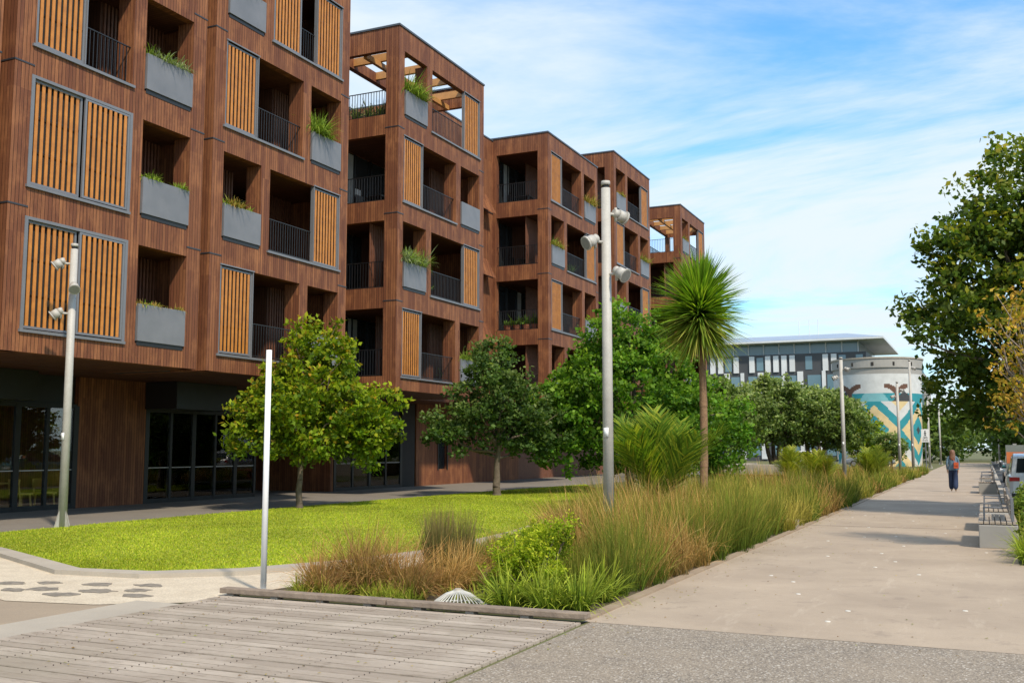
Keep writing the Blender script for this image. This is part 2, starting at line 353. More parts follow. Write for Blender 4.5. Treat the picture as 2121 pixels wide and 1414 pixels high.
# ---------------------------------------------------------------- apartment building
XF=-18.9; XB=-21.9; S=3.2
apt=empty('apartment_building'); plants=Blades()
def shutter(mb,ya,yb,z0,z1,x):
    fr=.055
    mb.box(x,x+.05,ya,ya+fr,z0,z1,GREY); mb.box(x,x+.05,yb-fr,yb,z0,z1,GREY)
    mb.box(x,x+.048,ya+fr,yb-fr,z0,z0+fr,GREY); mb.box(x,x+.048,ya+fr,yb-fr,z1-fr,z1,GREY)
    L=yb-ya-2*fr; k=max(3,int(L/.142)); st=L/k
    for i in range(k):
        c=ya+fr+st*(i+.5); mb.box(x+.03,x+.045,c-.041,c+.041,z0+fr,z1-fr,SLAT)
    for zz in (z0+(z1-z0)*.33,z0+(z1-z0)*.66): mb.box(x+.012,x+.026,ya+fr,yb-fr,zz-.012,zz+.012,BLACK)
    mb.box(x-.03,x-.025,ya+fr,yb-fr,z0+fr,z1-fr,DARK)  # dark sheet standing in for the shaded recess behind the slats
def rail(mb,ya,yb,z,x,h=1.0,axis='y'):
    k=max(3,int(abs(yb-ya)/.115)); st=(yb-ya)/k
    B=(lambda a,b,c,d,e_,f_:mb.box(a,b,c,d,e_,f_,BLACK)) if axis=='y' else (lambda a,b,c,d,e_,f_:mb.box(c,d,a,b,e_,f_,BLACK))
    B(x-.02,x+.02,ya,yb,z+h-.025,z+h); B(x-.012,x+.012,ya,yb,z+.05,z+.08)
    for i in range(1,k): B(x-.009,x+.009,ya+st*i-.009,ya+st*i+.009,z+.08,z+h-.025)
def planter(mb,ya,yb,z,plant=1):
    mb.box(XF-.30,XF+.05,ya+.03,yb-.03,z+.06,z+.98,PLG); mb.box(XF-.27,XF+.01,ya+.05,yb-.05,z-.05,z+.058,BLACK)  # black strip stands in for the shadow gap under the planter
    if plant==0: return
    kind=random.randrange(3)
    for i in range(int((yb-ya)/.15)+1):
        y=ya+.15+random.random()*(yb-ya-.3)
        c=[[(.16,.25,.03),(.26,.34,.05)],[(.20,.25,.12),(.30,.36,.18)],[(.42,.25,.07),(.26,.27,.05)]][kind if random.random()<.7 else 0]
        hh=(.22+.18*plant)*random.uniform(.5,1.4)
        tussock(plants,XF-.08,y,int(34+12*plant),hh,.65,c,c,w=.026,droop=.6,z=z+.93,rad=.11)
def slats(mb,x,ya,yb,z0,z1):
    y=ya
    while y<yb-.03: mb.box(x,x+.04,y,y+.06,z0,z1,DSLAT); y+=.12
def bay(name,y0,y1,z0,pats,south=True,opentop=False,cw=.4,nar=1.7,mid=.4,plant=None):
    mb=MB(); n=len(pats); ztop=z0+S*n+.6
    plant=plant or {}
    for (a,b_) in ((y0,y0+cw),(y1-cw,y1)): mb.box(XF-.55,XF,a,b_,z0,ztop,WOOD)
    mb.box(XF-.30,XF+.035,y0-.035,y1+.035,ztop,ztop+.07,COP); mb.box(XB-.1,XF-.302,y0-.035,y0+.3,ztop,ztop+.07,COP); mb.box(XB-.1,XF-.302,y1-.3,y1+.035,ztop,ztop+.07,COP)
    for k in range(n+1):
        zk=z0+S*k; a=zk-.25 if k else zk; b_=zk+.5 if k<n else ztop-.002
        mb.box(XF-.25,XF-.004,y0+.01,y1-.01,a,b_,WOOD)
        mb.box(XB,XF-.3,y0+.004,y0+.22,a,b_,WOOD); mb.box(XB,XF-.3,y1-.22,y1-.004,a,b_,WOOD)
        if not(opentop and k==n):
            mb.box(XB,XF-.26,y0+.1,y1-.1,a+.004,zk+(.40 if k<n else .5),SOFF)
        if k<n and k:
            for (c,d) in ((y0,y0+cw),(y1-cw,y1)): mb.box(XF-.56,XF+.012,c-.012,d+.012,zk-.018,zk+.018,JOINT)
    for k in range(n):
        zk=z0+S*k; o0=zk+.5; o1=zk+2.95; p=pats[k]; last=(opentop and k==n-1)
        a=y0+cw; b_=y1-cw
        if p in('P','D','A'): w=(a,b_-nar-mid); q=(b_-nar,b_); mc=(w[1],q[0])
        else: q=(a,a+nar); w=(q[1]+mid,b_); mc=(q[1],w[0])
        mb.box(XF-.55,XF-.002,mc[0],mc[1],zk+.49,zk+2.96,WOOD)
        sw=1.35
        if p=='D':
            h=(w[0]+w[1])/2; shutter(mb,w[0]+.04,h-.02,o0+.03,o1-.03,XF-.10); shutter(mb,h+.02,w[1]-.04,o0+.03,o1-.03,XF-.04)
            mb.box(XF-.12,XF+.018,w[0]-.05,w[0]+.035,o0-.05,o1+.04,GREY); mb.box(XF-.12,XF+.018,w[1]-.035,w[1]+.05,o0-.05,o1+.04,GREY); mb.box(XF-.12,XF+.018,w[0]+.035,w[1]-.035,o1-.028,o1+.04,GREY)
        else:
            if p=='Q2': 
                shutter(mb,w[0]+.05,w[0]+.05+sw,o0+.03,o1-.03,XF-.08)
            if p in('P','A'): s0=w[0]+.03; rr=(s0+sw,w[1])
            else: s0=w[1]-.03-sw; rr=(w[0],s0)
            shutter(mb,s0,s0+sw,o0+.03,o1-.03,XF-.08)
            mb.box(XF-.12,XF+.012,s0-.03,s0-.002,o0,o1,GREY); mb.box(XF-.12,XF+.012,s0+sw+.002,s0+sw+.03,o0,o1,GREY)
            rail(mb,rr[0],rr[1],o0,XF-.12)
            mb.box(XF-.05,XF+.03,s0-.05,s0+sw+.05,o1,o1+.035,GREY)
        mb.box(XF-.02,XF+.055,w[0]-.08,w[1]+.05,o0-.07,o0-.005,GREY)
        pl=plant.get(k,.9)
        planter(mb,q[0],q[1],o0,pl)
        if not last:
            slats(mb,XF-1.3,q[0]-.2,q[1]+.25,zk+.4,zk+2.95)
            mb.box(XB+.01,XB+.05,y0+.25,y1-.25,zk+.42,zk+2.9,GLASS)
            yy=y0+.4
            while yy<y1-.3: mb.box(XB+.05,XB+.11,yy,yy+.06,zk+.42,zk+2.9,BLACK); yy+=1.15
            cy=random.uniform(w[0],w[1]-1.0); mb.box(XB+.052,XB+.07,cy,cy+.6,zk+.45,zk+2.85,CURT)
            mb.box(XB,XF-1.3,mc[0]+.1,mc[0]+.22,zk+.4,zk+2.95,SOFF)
            if random.random()<.6: slats(mb,XF-2.0,w[0]+1.4,w[1],zk+.4,zk+2.95)
        if south:
            mb.box(XB,XB+.2,y0+.002,y0+.3,zk+.49,zk+2.96,WOOD)
            rail(mb,XB+.2,XF-.55,o0-.02,y0+.12,axis='x')
        else:
            mb.box(XB,XF-.5,y0+.05,y0+.2,zk+.4,zk+2.96,WOOD)
        if last:
            mb.box(XB,XB+.3,y1-.4,y1-.004,zk+.49,zk+2.96,WOOD); rail(mb,y0+.3,y1-.3,o0-.05,XB+.1)
        else: mb.box(XB,XF-.5,y1-.2,y1-.05,zk+.4,zk+2.96,WOOD)
    if opentop:
        z=z0+S*n; mb.box(XB-.02,XB+.22,y0+.23,y1-.23,z-.2,z+.2,WOOD)
        for yy in np.arange(y0+1.2,y1-.5,1.6): mb.box(XB+.22,XF-.26,yy,yy+.14,z-.1,z+.2,BEAMW)
        mb.box(XF-1.7,XF-1.55,y0+.24,y1-.24,z-.32,z-.12,BEAMW)
    mb.build(name,apt)
bay('bay_far_south',7.9,14.75,3.8,['D','D','A','D'],False)
bay('bay_south',15.1,21.08,3.8,['D','D','A','D'],False,cw=.5,plant={0:.2,1:.9,2:1.5},nar=1.7)
bay('bay_second',21.45,28.0,3.8,['P','Q','P','Q2'],False,cw=.45,nar=1.65,plant={0:0,1:1.1,2:4.0,3:.4})
bay('bay_third',31.2,38.2,3.8,['P','Q','P','Q'],True,True,plant={0:2,1:4,2:.0,3:4})
bay('bay_fourth',45.3,52.4,3.8,['Q','P','Q','P'],True,False,plant={2:2,3:2.8})
bay('bay_fifth',55.2,62.2,5.5,['P','Q','P','Q'],True,False,plant={2:2.8})
bay('bay_sixth',69.6,76.4,5.5,['Q','P','Q','Q'],True,True)
mb=MB()
for (a,b_,h) in ((7.9,31.15,17.3),(31.15,38.25,13.55),(38.25,52.4,17.1),(52.4,69.55,18.9),(69.55,78,15.2)):
    mb.box(-34,XB-.001,a,b_-.002,3.95,h,WOOD); mb.box(-34,XB+.03,a,b_-.002,h,h+.07,COP)
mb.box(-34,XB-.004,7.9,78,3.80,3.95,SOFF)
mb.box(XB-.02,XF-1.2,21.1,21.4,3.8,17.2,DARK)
for k,z in enumerate((6.6,9.8,13.0)):
    mb.poly([(XB+.01,43.2,z+1.2),(XB+.01,44.6,z+1.2),(XB+.55,44.6,z+.2),(XB+.55,43.2,z+.2)],WOOD)
    mb.poly([(XB+.01,43.2,z+1.2),(XB+.55,43.2,z+.2),(XB+.01,43.2,z+.2)],WOOD)
for z in (7.0,10.2,13.4):
    for (a,b_) in ((28,31.2),(38.2,45.3),(52.4,55.2),(62.2,69.6)): mb.box(XB,XB+.03,a,b_,z-.02,z+.02,JOINT)
mb.build('main_volume',apt)
# ground floor
mb=MB(); XG=-24.0
mb.box(-24.4,XG,21.9,24.6,0,3.8,WOOD); mb.box(-34,-24.4,21.9,22.1,0,3.8,WOOD)
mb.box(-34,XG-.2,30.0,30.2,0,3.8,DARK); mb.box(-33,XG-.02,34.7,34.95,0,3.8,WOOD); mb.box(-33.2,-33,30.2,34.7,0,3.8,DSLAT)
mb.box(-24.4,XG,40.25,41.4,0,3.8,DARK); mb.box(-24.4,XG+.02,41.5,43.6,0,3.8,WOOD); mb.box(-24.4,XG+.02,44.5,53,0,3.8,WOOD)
mb.box(-24.4,XG+.02,43.6,44.5,0,.75,WOOD); mb.box(-24.4,XG+.02,43.6,44.5,3.0,3.8,WOOD); mb.box(-24.3,XG-.1,43.6,44.5,.75,3.0,GLASS)
mb.box(XG+.02,XG+.06,43.55,43.62,.7,3.05,BLACK); mb.box(XG+.02,XG+.06,44.48,44.55,.7,3.05,BLACK)
mb.box(-24.4,XG,53,78,0,3.8,DSLAT)
def glaz(y0,y1,step=.95,z1=2.95,clear=True):
    mb.box(XG-.05,XG-.03,y0,y1,.06,z1,CGLASS if clear else GLASS); mb.box(XG-.10,XG,y0,y1,0,.14,BLACK); mb.box(XG-.10,XG,y0,y1,z1-.08,z1+.05,BLACK)
    mb.box(XG-.3,XG-.12,y0,y1,z1+.05,3.8,BLACK)
    k=int((y1-y0)/step); st=(y1-y0)/k
    for i in range(k+1): 
        w=.05 if i%2 else .085; mb.box(XG-.09,XG+.01,y0+st*i-w,y0+st*i+w,0,z1,BLACK)
    mb.box(XG-.028,XG-.024,y0,y1,1.1,1.13,POLE)
glaz(8,21.85,.98); glaz(24.65,29.95,.95); glaz(35,40.2,1.3)
mb.box(-23.98,-22.7,24.5,27.3,2.95,3.79,BLACK); mb.box(-23.98,-23.0,16.0,19.6,3.0,3.79,BLACK)
INT=simple('interior_wall',(.36,.29,.22),(.22,.18,.14),1,.8); FLR=simple('timber_floor',(.50,.35,.21))
for (a,b_) in ((8,21.9),(24.6,30),(35,41)):
    mb.box(-27.5,-27.3,a,b_,0,3.8,INT); mb.box(-27.3,-24.1,a,b_,.0,.03,FLR)
    for yy in np.arange(a+1,b_-1,1.7):   # shelves and pictures on the back wall
        mb.box(-27.3,-27.05,yy,yy+.9,.03,random.choice((.9,1.9)),random.choice((DSLAT,BLACK,CHAIR))); mb.box(-27.3,-27.27,yy+.1,yy+.7,1.3,2.1,random.choice((WHITE,TEAL:=CURT)))
def chair(mb,x,y,s=1):
    for dx in (-.19,.19):
        for dy in (-.19,.19): mb.cyl((x+dx,y+dy,.03),(x+dx*.85,y+dy*.85,.45),.026,.028,CHAIR,6)
    mb.box(x-.22,x+.22,y-.22,y+.22,.45,.49,CHAIR)
    for dx in (-.19,.19): mb.cyl((x+dx,y+.2*s,.45),(x+dx,y+.25*s,.85),.026,.024,CHAIR,6)
    mb.box(x-.22,x+.22,y+.22*s,y+.25*s,.62,.88,CHAIR)
for (cx,cy) in ((-24.4,17.4),(-24.4,18.6),(-24.9,19.5),(-24.4,20.4),(-24.4,21.2),(-24.4,16.2),(-24.4,15.2),(-24.4,25.4),(-24.4,26.3),(-24.9,28.3),(-24.4,27.4),(-24.4,29.2)):
    chair(mb,cx,cy,random.choice((1,-1)))
for (cx,cy) in ((-25.2,19.0),(-25.3,27.0),(-25.6,20.6)):
    mb.box(cx-.35,cx+.35,cy-.35,cy+.35,.72,.75,CHAIR); mb.cyl((cx,cy,.03),(cx,cy,.72),.04,.04,BLACK,8)
mb.build('ground_floor',apt)
mb=MB()
for (by,bz) in ((33,10.6),(47,13.8),(47.2,10.6),(33,13.8)):
    x=-20.9; mb.box(x-.4,x+.4,by-.35,by+.35,bz+.70,bz+.74,BLACK)
    for sx in(-.33,.33):
        for sy in(-.28,.28): mb.box(x+sx-.02,x+sx+.02,by+sy-.02,by+sy+.02,bz,bz+.7,BLACK)
    mb.box(x-.8,x-.5,by-.25,by+.25,bz+.42,bz+.46,BLACK); mb.box(x-.84,x-.8,by-.25,by+.25,bz,bz+.9,BLACK)
TERR=simple('terracotta',(.35,.12,.06))
for px in (-19.8,-20.3,-20.8,-21.3): mb.cyl((px,45.8,7.4),(px,45.8,7.8),.14,.2,TERR,10); tussock(plants,px,45.8,60,random.uniform(.5,.9),.6,[(.07,.14,.02)],[(.16,.26,.04)],w=.05,z=7.75,droop=.4)
for (px,pz) in ((-19.8,14.0),(-20.4,14.0),(-21,14.0),(-20.0,13.9)): tussock(plants,px,31.6,50,.9,.5,[(.10,.15,.04)],[(.2,.24,.08)],w=.03,z=pz,droop=.4)
for (py,pz) in ((24.4,13.9),(36.2,4.2),(50,10.6),(34.5,7.4)): mb.cyl((-19.6,py,pz),(-19.6,py,pz+.35),.12,.17,TERR,10); tussock(plants,-19.6,py,60,.8,.5,[(.07,.14,.02)],[(.18,.28,.04)],w=.04,z=pz+.3,droop=.4)
mb.build('balcony_furniture',apt)
plants.build('planter_plants',apt)
# ---------------------------------------------------------------- lamps
def flood(mb,x,y,z,dx,dy,tilt=-.45,s=.85):
    d=Vector((dx,dy,0)).normalized(); root=Vector((x,y,z)); arm=root+d*.14
    mb.cyl(root,arm,.025,.025,POLE,8); ax=(d+Vector((0,0,tilt))).normalized(); c=arm+d*.08
    mb.cyl(c-ax*.16*s,c-ax*.05*s,.07*s,.10*s,POLE,14); mb.cyl(c-ax*.05*s,c+ax*.12*s,.11*s,.12*s,POLE,14)
    mb.cyl(c+ax*.12*s,c+ax*.15*s,.145*s,.145*s,POLE,14); mb.cyl(c+ax*.15*s,c+ax*.156*s,.12*s,.12*s,LENS,14)
    mb.box(arm.x-.02,arm.x+.02,arm.y-.02,arm.y+.02,arm.z-.12,arm.z+.12,POLE)
def pole(x,y,h,lights,r=.095):
    e=empty('street_lamp',(x,y,0)); mb=MB()
    mb.cyl((0,0,0),(0,0,h-.12),r*1.08,r*.9,POLE,20); mb.cyl((0,0,h-.12),(0,0,h-.07),r*.7,r*.7,BLACK,16); mb.cyl((0,0,h-.07),(0,0,h),r*.92,r*.88,POLE,20)
    for a in range(4):
        c,s_=math.cos(a*math.pi/2),math.sin(a*math.pi/2)
        t=.012; px,py=-s_*t,c*t
        mb.poly([(c*r+px,s_*r+py,.02),(c*(r+.13)+px,s_*(r+.13)+py,.02),(c*r+px,s_*r+py,.42)],POLE); mb.poly([(c*r-px,s_*r-py,.02),(c*r-px,s_*r-py,.42),(c*(r+.13)-px,s_*(r+.13)-py,.02)],POLE)
    mb.cyl((0,0,0),(0,0,.02),.25,.25,POLE,20)
    mb.box(-.04,.04,-r*1.08-.012,-r,1.9,2.05,WHITE)
    mb.build('post',e,True); mb=MB()
    for (z,dx,dy,t) in lights: flood(mb,dx*r*.9,dy*r*.9,z,dx,dy,t)
    mb.build('floodlights',e,True); return e
pole(-18.05,16.17,6.2,[(5.75,-.7,-.7,-.8),(5.2,.8,-.6,-.8),(4.65,-.7,-.7,-.8)],.085)
pole(-5.64,16.05,6.2,[(5.15,-.6,-.8,-.5),(4.6,.9,-.3,-.6),(5.65,.5,.8,-.3)],.085)
pole(-6.3,52.5,6.2,[(5.6,.9,-.3,-.45),(5.2,-.9,-.3,-.45)])
pole(-5.2,73,6.2,[(5.6,.9,-.3,-.45),(5.2,-.9,-.3,-.45)])
pole(-4.5,75,7.8,[(7.2,.9,-.3,-.45)])
for yy in (100,125,150): pole(-4.6,yy,6.2,[(5.6,.9,-.3,-.45)])
for yy in (110,140): pole(1.2,yy,6.2,[(5.6,-.9,-.3,-.45)])
mb=MB(); mb.cyl((0,0,0),(0,0,2.9),.036,.034,WHITE,16); mb.cyl((0,0,0),(0,0,.03),.07,.07,WHITE,16); o=mb.build('white_post',None,True); o.location=(-7.88,10.05,0)
# drain dome
GAL=simple('galvanised_metal',(.55,.54,.50),(.40,.39,.36),8,.5)
e=empty('drain_grate_dome',(-5.25,10.02,.0)); mb=MB()
for k in range(34):
    a=2*math.pi*k/34; prev=None
    for t in (0,.35,.7,1):
        r=.05+.25*t; z=.15*(1-t**1.5)+.03; p=(r*math.cos(a),r*math.sin(a),z)
        if prev: mb.cyl(prev,p,.0065,.0065,GAL,5)
        prev=p
for rr,z in ((.05,.18),(.305,.03)):
    for k in range(24):
        a=2*math.pi*k/24;b_=2*math.pi*(k+1)/24; mb.cyl((rr*math.cos(a),rr*math.sin(a),z),(rr*math.cos(b_),rr*math.sin(b_),z),.012,.012,GAL,5)
mb.cyl((0,0,.17),(0,0,.205),.05,.035,CONC,12); mb.build('ribs',e)
# ---------------------------------------------------------------- trees
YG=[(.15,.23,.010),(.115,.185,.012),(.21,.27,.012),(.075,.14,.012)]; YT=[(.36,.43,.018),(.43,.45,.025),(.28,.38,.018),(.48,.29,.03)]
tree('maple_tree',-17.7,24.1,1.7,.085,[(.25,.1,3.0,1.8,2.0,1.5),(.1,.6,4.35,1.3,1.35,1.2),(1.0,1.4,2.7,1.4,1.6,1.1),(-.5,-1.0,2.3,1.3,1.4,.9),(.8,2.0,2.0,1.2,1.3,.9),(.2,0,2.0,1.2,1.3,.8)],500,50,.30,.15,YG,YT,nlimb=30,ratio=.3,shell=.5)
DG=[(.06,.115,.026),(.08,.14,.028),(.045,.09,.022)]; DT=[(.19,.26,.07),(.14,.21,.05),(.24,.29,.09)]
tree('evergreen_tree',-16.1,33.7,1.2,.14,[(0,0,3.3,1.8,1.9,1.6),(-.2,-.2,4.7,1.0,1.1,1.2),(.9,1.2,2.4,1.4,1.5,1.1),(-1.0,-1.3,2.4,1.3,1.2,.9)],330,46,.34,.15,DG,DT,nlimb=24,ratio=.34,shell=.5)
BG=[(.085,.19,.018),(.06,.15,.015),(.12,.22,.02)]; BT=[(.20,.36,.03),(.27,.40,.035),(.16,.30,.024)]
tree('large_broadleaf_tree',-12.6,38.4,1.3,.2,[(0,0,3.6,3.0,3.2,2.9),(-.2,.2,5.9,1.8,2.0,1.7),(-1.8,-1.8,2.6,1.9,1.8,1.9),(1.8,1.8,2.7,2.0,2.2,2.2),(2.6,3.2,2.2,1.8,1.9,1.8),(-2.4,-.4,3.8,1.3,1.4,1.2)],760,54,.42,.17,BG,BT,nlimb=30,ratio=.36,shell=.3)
PG=[(.11,.165,.04),(.085,.135,.035),(.14,.195,.045)]; PT=[(.36,.43,.15),(.29,.38,.12),(.42,.47,.18)]
for (px,py,sc_) in ((-12.0,66,.96),(-10.0,69,.87),(-14.3,60,.9)):
    tree('pohutukawa_tree',px,py,2.0*sc_,.16,[(0,0,4.2*sc_,2.9*sc_,2.9*sc_,2.1*sc_),(-1.4,-.8,4.0*sc_,2.0,1.8,1.8),(1.4,1,4.0*sc_,2.0,2.0,1.9),(.2,0,5.4*sc_,1.6,1.6,1.3)],520,46,.46,.2,PG,PT,stems=4,nlimb=22,ratio=.34,shell=.35)
tree('young_tree',-9.7,90,1.4,.1,[(0,0,3,2.2,2.2,1.9)],140,40,.5,.25,YG,YT,nlimb=8)
tree('shrub_tree',-6.6,84,.8,.1,[(0,0,1.9,1.3,1.3,1.2)],80,40,.4,.2,PG,PT,nlimb=8)
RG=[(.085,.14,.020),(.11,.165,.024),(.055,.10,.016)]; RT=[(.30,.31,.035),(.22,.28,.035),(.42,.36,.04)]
tree('large_evergreen_tree',2.2,30,2.8,.22,[(0,0,5.4,3.6,3.4,3.0),(-.5,.3,8.2,2.4,2.4,2.1),(1.2,.3,8.0,2.4,2.4,2.0),(-2.2,-.4,5.0,1.9,1.9,1.8),(-2.2,-.2,6.9,1.4,1.6,1.4),(1,-2,5,2.5,2,2.5),(-2.2,.9,3.2,1.6,1.7,1.1),(-3.9,.5,5.5,.9,.8,.45)],1050,48,.42,.17,RG,RT,nlimb=60,ratio=.34,shell=.38)
tree('autumn_tree',1.0,19.4,1.5,.06,[(0,0,3.3,1.0,1.1,1.1),(-.3,.2,4.0,.75,.8,.6),(-.5,-.1,2.6,.65,.8,.65)],170,20,.2,.08,[(.38,.27,.035),(.48,.28,.05),(.24,.24,.03)],[(.70,.46,.06),(.60,.34,.06)],nlimb=120,ratio=.3,shell=.6,bark=simple('pale_bark',(.30,.24,.19)))
bl=[]
for i in range(70):
    yy=random.uniform(105,190); xx=random.choice([random.uniform(-75,-40),random.uniform(-6.5,-3.0)*yy/100 if yy>130 else 4,random.uniform(3,34),random.uniform(6,28)])
    r=random.uniform(2.5,4.5); bl.append((xx,yy,random.uniform(2.3,5.5),r,r,r*.8))
for (xx,yy,zz,r) in ((7,62,4,3.6),(8,72,5,4),(5.5,84,4.2,3.6),(9,95,6,4.5),(4.3,98,4,3.2),(-8,135,3.5,3),(-3,150,3.5,3),(0,165,4,4),(3,120,3.3,3),(-25,85,2.5,3),(-32,95,3,4),(-22,100,2,3),(-3,185,5,4),(3,185,6,5)): bl.append((xx,yy,zz,r,r,r*.85))
crown('distant_trees',bl,2100,30,1.1,.55,[(.065,.11,.028),(.085,.14,.032),(.11,.16,.038)],[(.18,.24,.055),(.23,.28,.07)],ratio=.4,shell=.4)
# cabbage tree
e=empty('cabbage_tree',(-7.0,27.6,0)); mb=MB(); prev=(0,0,-.05)
for i in range(1,13):
    t=i/12; p=(.05*math.sin(t*3),.04*math.sin(t*2),4.9*t); mb.cyl(prev,p,.115-.02*(t-.08)+random.uniform(-.008,.008),.112-.02*t,BARKB,12,False); prev=p
limbs(mb,(0,0,4.85),(0,0,5.9),.09,.04,4,.02,BARKB)
mb.build('trunk',e,True); B=Blades()
n=2300; u=unit(rng.normal(0,1,(n,3))); u[:,2]=np.where(u[:,2]<-.88,-u[:,2],u[:,2])
base=np.column_stack([u[:,0]*.12,u[:,1]*.12,5.45+u[:,2]*.45+rng.normal(0,.08,n)])
low=u[:,2]<-.25
gc=palette(n,[(.14,.25,.022),(.20,.32,.03),(.09,.18,.018),(.30,.40,.045)]); gc[low]=palette(low.sum(),[(.22,.29,.04),(.34,.34,.07),(.14,.23,.03)])
B.add(base,u+np.array([0,0,.12]),rng.uniform(.85,1.5,n),np.full(n,.046),.09*rng.uniform(.3,1.7,n),gc,4,gc*1.15,wexp=.9)
n=160; a=rng.uniform(0,6.28,n); B.add(np.column_stack([.08*np.cos(a),.08*np.sin(a),rng.uniform(4.6,5.2,n)]),np.column_stack([np.cos(a)*.5,np.sin(a)*.5,-np.ones(n)]),rng.uniform(.3,.75,n),np.full(n,.035),np.full(n,.1),palette(n,[(.38,.28,.10),(.36,.34,.10)]),3)
B.build('crown',e,LEAF)
def palm(x,y,h,nf,cols,spread=.5,trunk=.4,dead=6):
    e=empty('nikau_palm',(x,y,0)); mb=MB(); mb.cyl((0,0,-.05),(0,0,trunk+.1),.16,.10,BARKB,12); mb.build('trunk',e,True); B=Blades()
    for i in range(nf+dead):
        a=random.uniform(0,6.28); isd=i>=nf; sp=random.uniform(.1,spread)*1.3 if not isd else 1.6
        d=np.array([sp*math.cos(a),sp*math.sin(a),1.0 if not isd else .25]); d/=np.linalg.norm(d); L=h*random.uniform(.75,1.05)*(.65 if isd else 1)
        dr=random.uniform(.04,.14) if not isd else .5
        t=np.linspace(.12,1,44); C=np.array([0,0,trunk])+d*L*t[:,None]; C[:,2]-=dr*L*t**2.2
        tan=d*L+np.array([0,0,-1.])*(dr*L*2.2*t**1.2)[:,None]; tan=unit(tan); side=unit(np.cross(tan,[0,0,1.]))
        cc=cols if not isd else [(.42,.25,.11),(.32,.19,.09)]
        B.add(np.array([[0,0,trunk*.6]]),d[None],np.array([L]),np.array([.035]),np.array([dr]),palette(1,cc),8)
        for sg in (-1,1):
            dd=tan*1.0+side*sg*.75+rng.normal(0,.13,(44,3)); LL=h*.34*np.sin(np.clip(t*.9+.12,0,1)*3.0)**.6+.05
            B.add(C,dd,LL,np.full(44,.028),np.full(44,.10),palette(44,cc),3,side=np.cross(dd,np.cross(tan,side)))
    B.build('fronds',e,LEAF)
PC=[(.16,.25,.025),(.34,.37,.04),(.10,.18,.02)]
palm(-6.5,21.9,2.3,24,PC,.6,.5,12)
palm(-6.0,41.5,1.5,20,[(.40,.38,.05),(.26,.30,.04)],.8,.3,6)
palm(-5.2,55,1.7,20,[(.34,.36,.05),(.22,.28,.04)],.8,.3,5)
palm(-7.6,46,1.6,18,[(.38,.38,.05),(.26,.30,.04)],.8,.3,6)
# ---------------------------------------------------------------- bed grasses
GR=[(.085,.135,.015),(.11,.16,.018),(.06,.10,.012)]; GRT=[(.26,.27,.035),(.19,.23,.03),(.38,.29,.06)]  # root colours kept dark to paint in the shade low in the clumps
BR=[(.20,.12,.035),(.26,.16,.05),(.13,.11,.03)]; BRT=[(.68,.37,.12),(.76,.48,.19),(.54,.29,.09)]
OG=[(.18,.19,.03),(.24,.21,.03)]; OGT=[(.60,.45,.12),(.48,.40,.08)]
G=Blades()
for (x,y,hh) in ((-7.35,10.45,.85),(-7.0,10.7,1.2),(-6.65,10.5,1.2),(-6.3,10.6,1.0),(-6.0,10.35,.75),(-7.1,10.2,.65)): 
    tussock(G,x,y,620,hh,.6,[(.15,.14,.03),(.11,.12,.03),(.20,.13,.05)],[(.54,.26,.10),(.64,.38,.15),(.42,.18,.08)],.0058,.5,.13,wind=(.10,0),segs=6)
for (x,y) in ((-6.75,12.3),(-6.5,12.5),(-6.95,12.7),(-6.6,12.0)): tussock(G,x,y,400,.95,.17,[(.06,.10,.02),(.08,.11,.025)],[(.20,.17,.06),(.30,.20,.08)],.0075,.12,.14)
for (x,y) in ((-5.9,11.4),(-6.1,11.9),(-5.75,12.2),(-5.9,10.9)): tussock(G,x,y,460,.85,.5,BR,BRT,.0052,.55,.13,wind=(.05,0),segs=5)
for (x,y) in ((-3.98,10.3),(-4.25,10.15),(-4.1,10.7),(-4.45,10.3),(-4.0,11.1),(-4.7,10.15)): tussock(G,x,y,200,.66,.6,[(.12,.20,.015),(.17,.26,.02),(.09,.15,.015)],[(.46,.50,.05),(.34,.38,.05)],.015,.5,.12,segs=5)
for i in range(34):
    x=random.uniform(-7.5,-4.7); y=random.uniform(9.95,10.4)
    if abs(x+5.25)<.42 and y<10.3: continue
    tussock(G,x,y,60,.32,.7,[(.14,.21,.02),(.18,.21,.03)],[(.42,.44,.05)],.008,.4,.1)
for (x,y,hh) in ((-5.2,13.4,1.3),(-4.9,13.9,1.25),(-5.6,14.5,1.4),(-5.1,14.9,1.45),(-6.1,15.4,1.4),(-5.5,15.7,1.5),(-6.6,16.8,1.3),(-4.7,14.6,1.2),(-5.3,17.2,1.4)):
    tussock(G,x,y,460,hh,.38,BR,BRT,.0065,.55,.18,wind=(-.2,-.08),segs=6)
def lim(y): return float(np.interp(y,[9.8,12,15.3,19,27,45,75],[-7.5,-7.1,-7.4,-8.1,-9.3,-10.2,-9.3]))
y=11.5
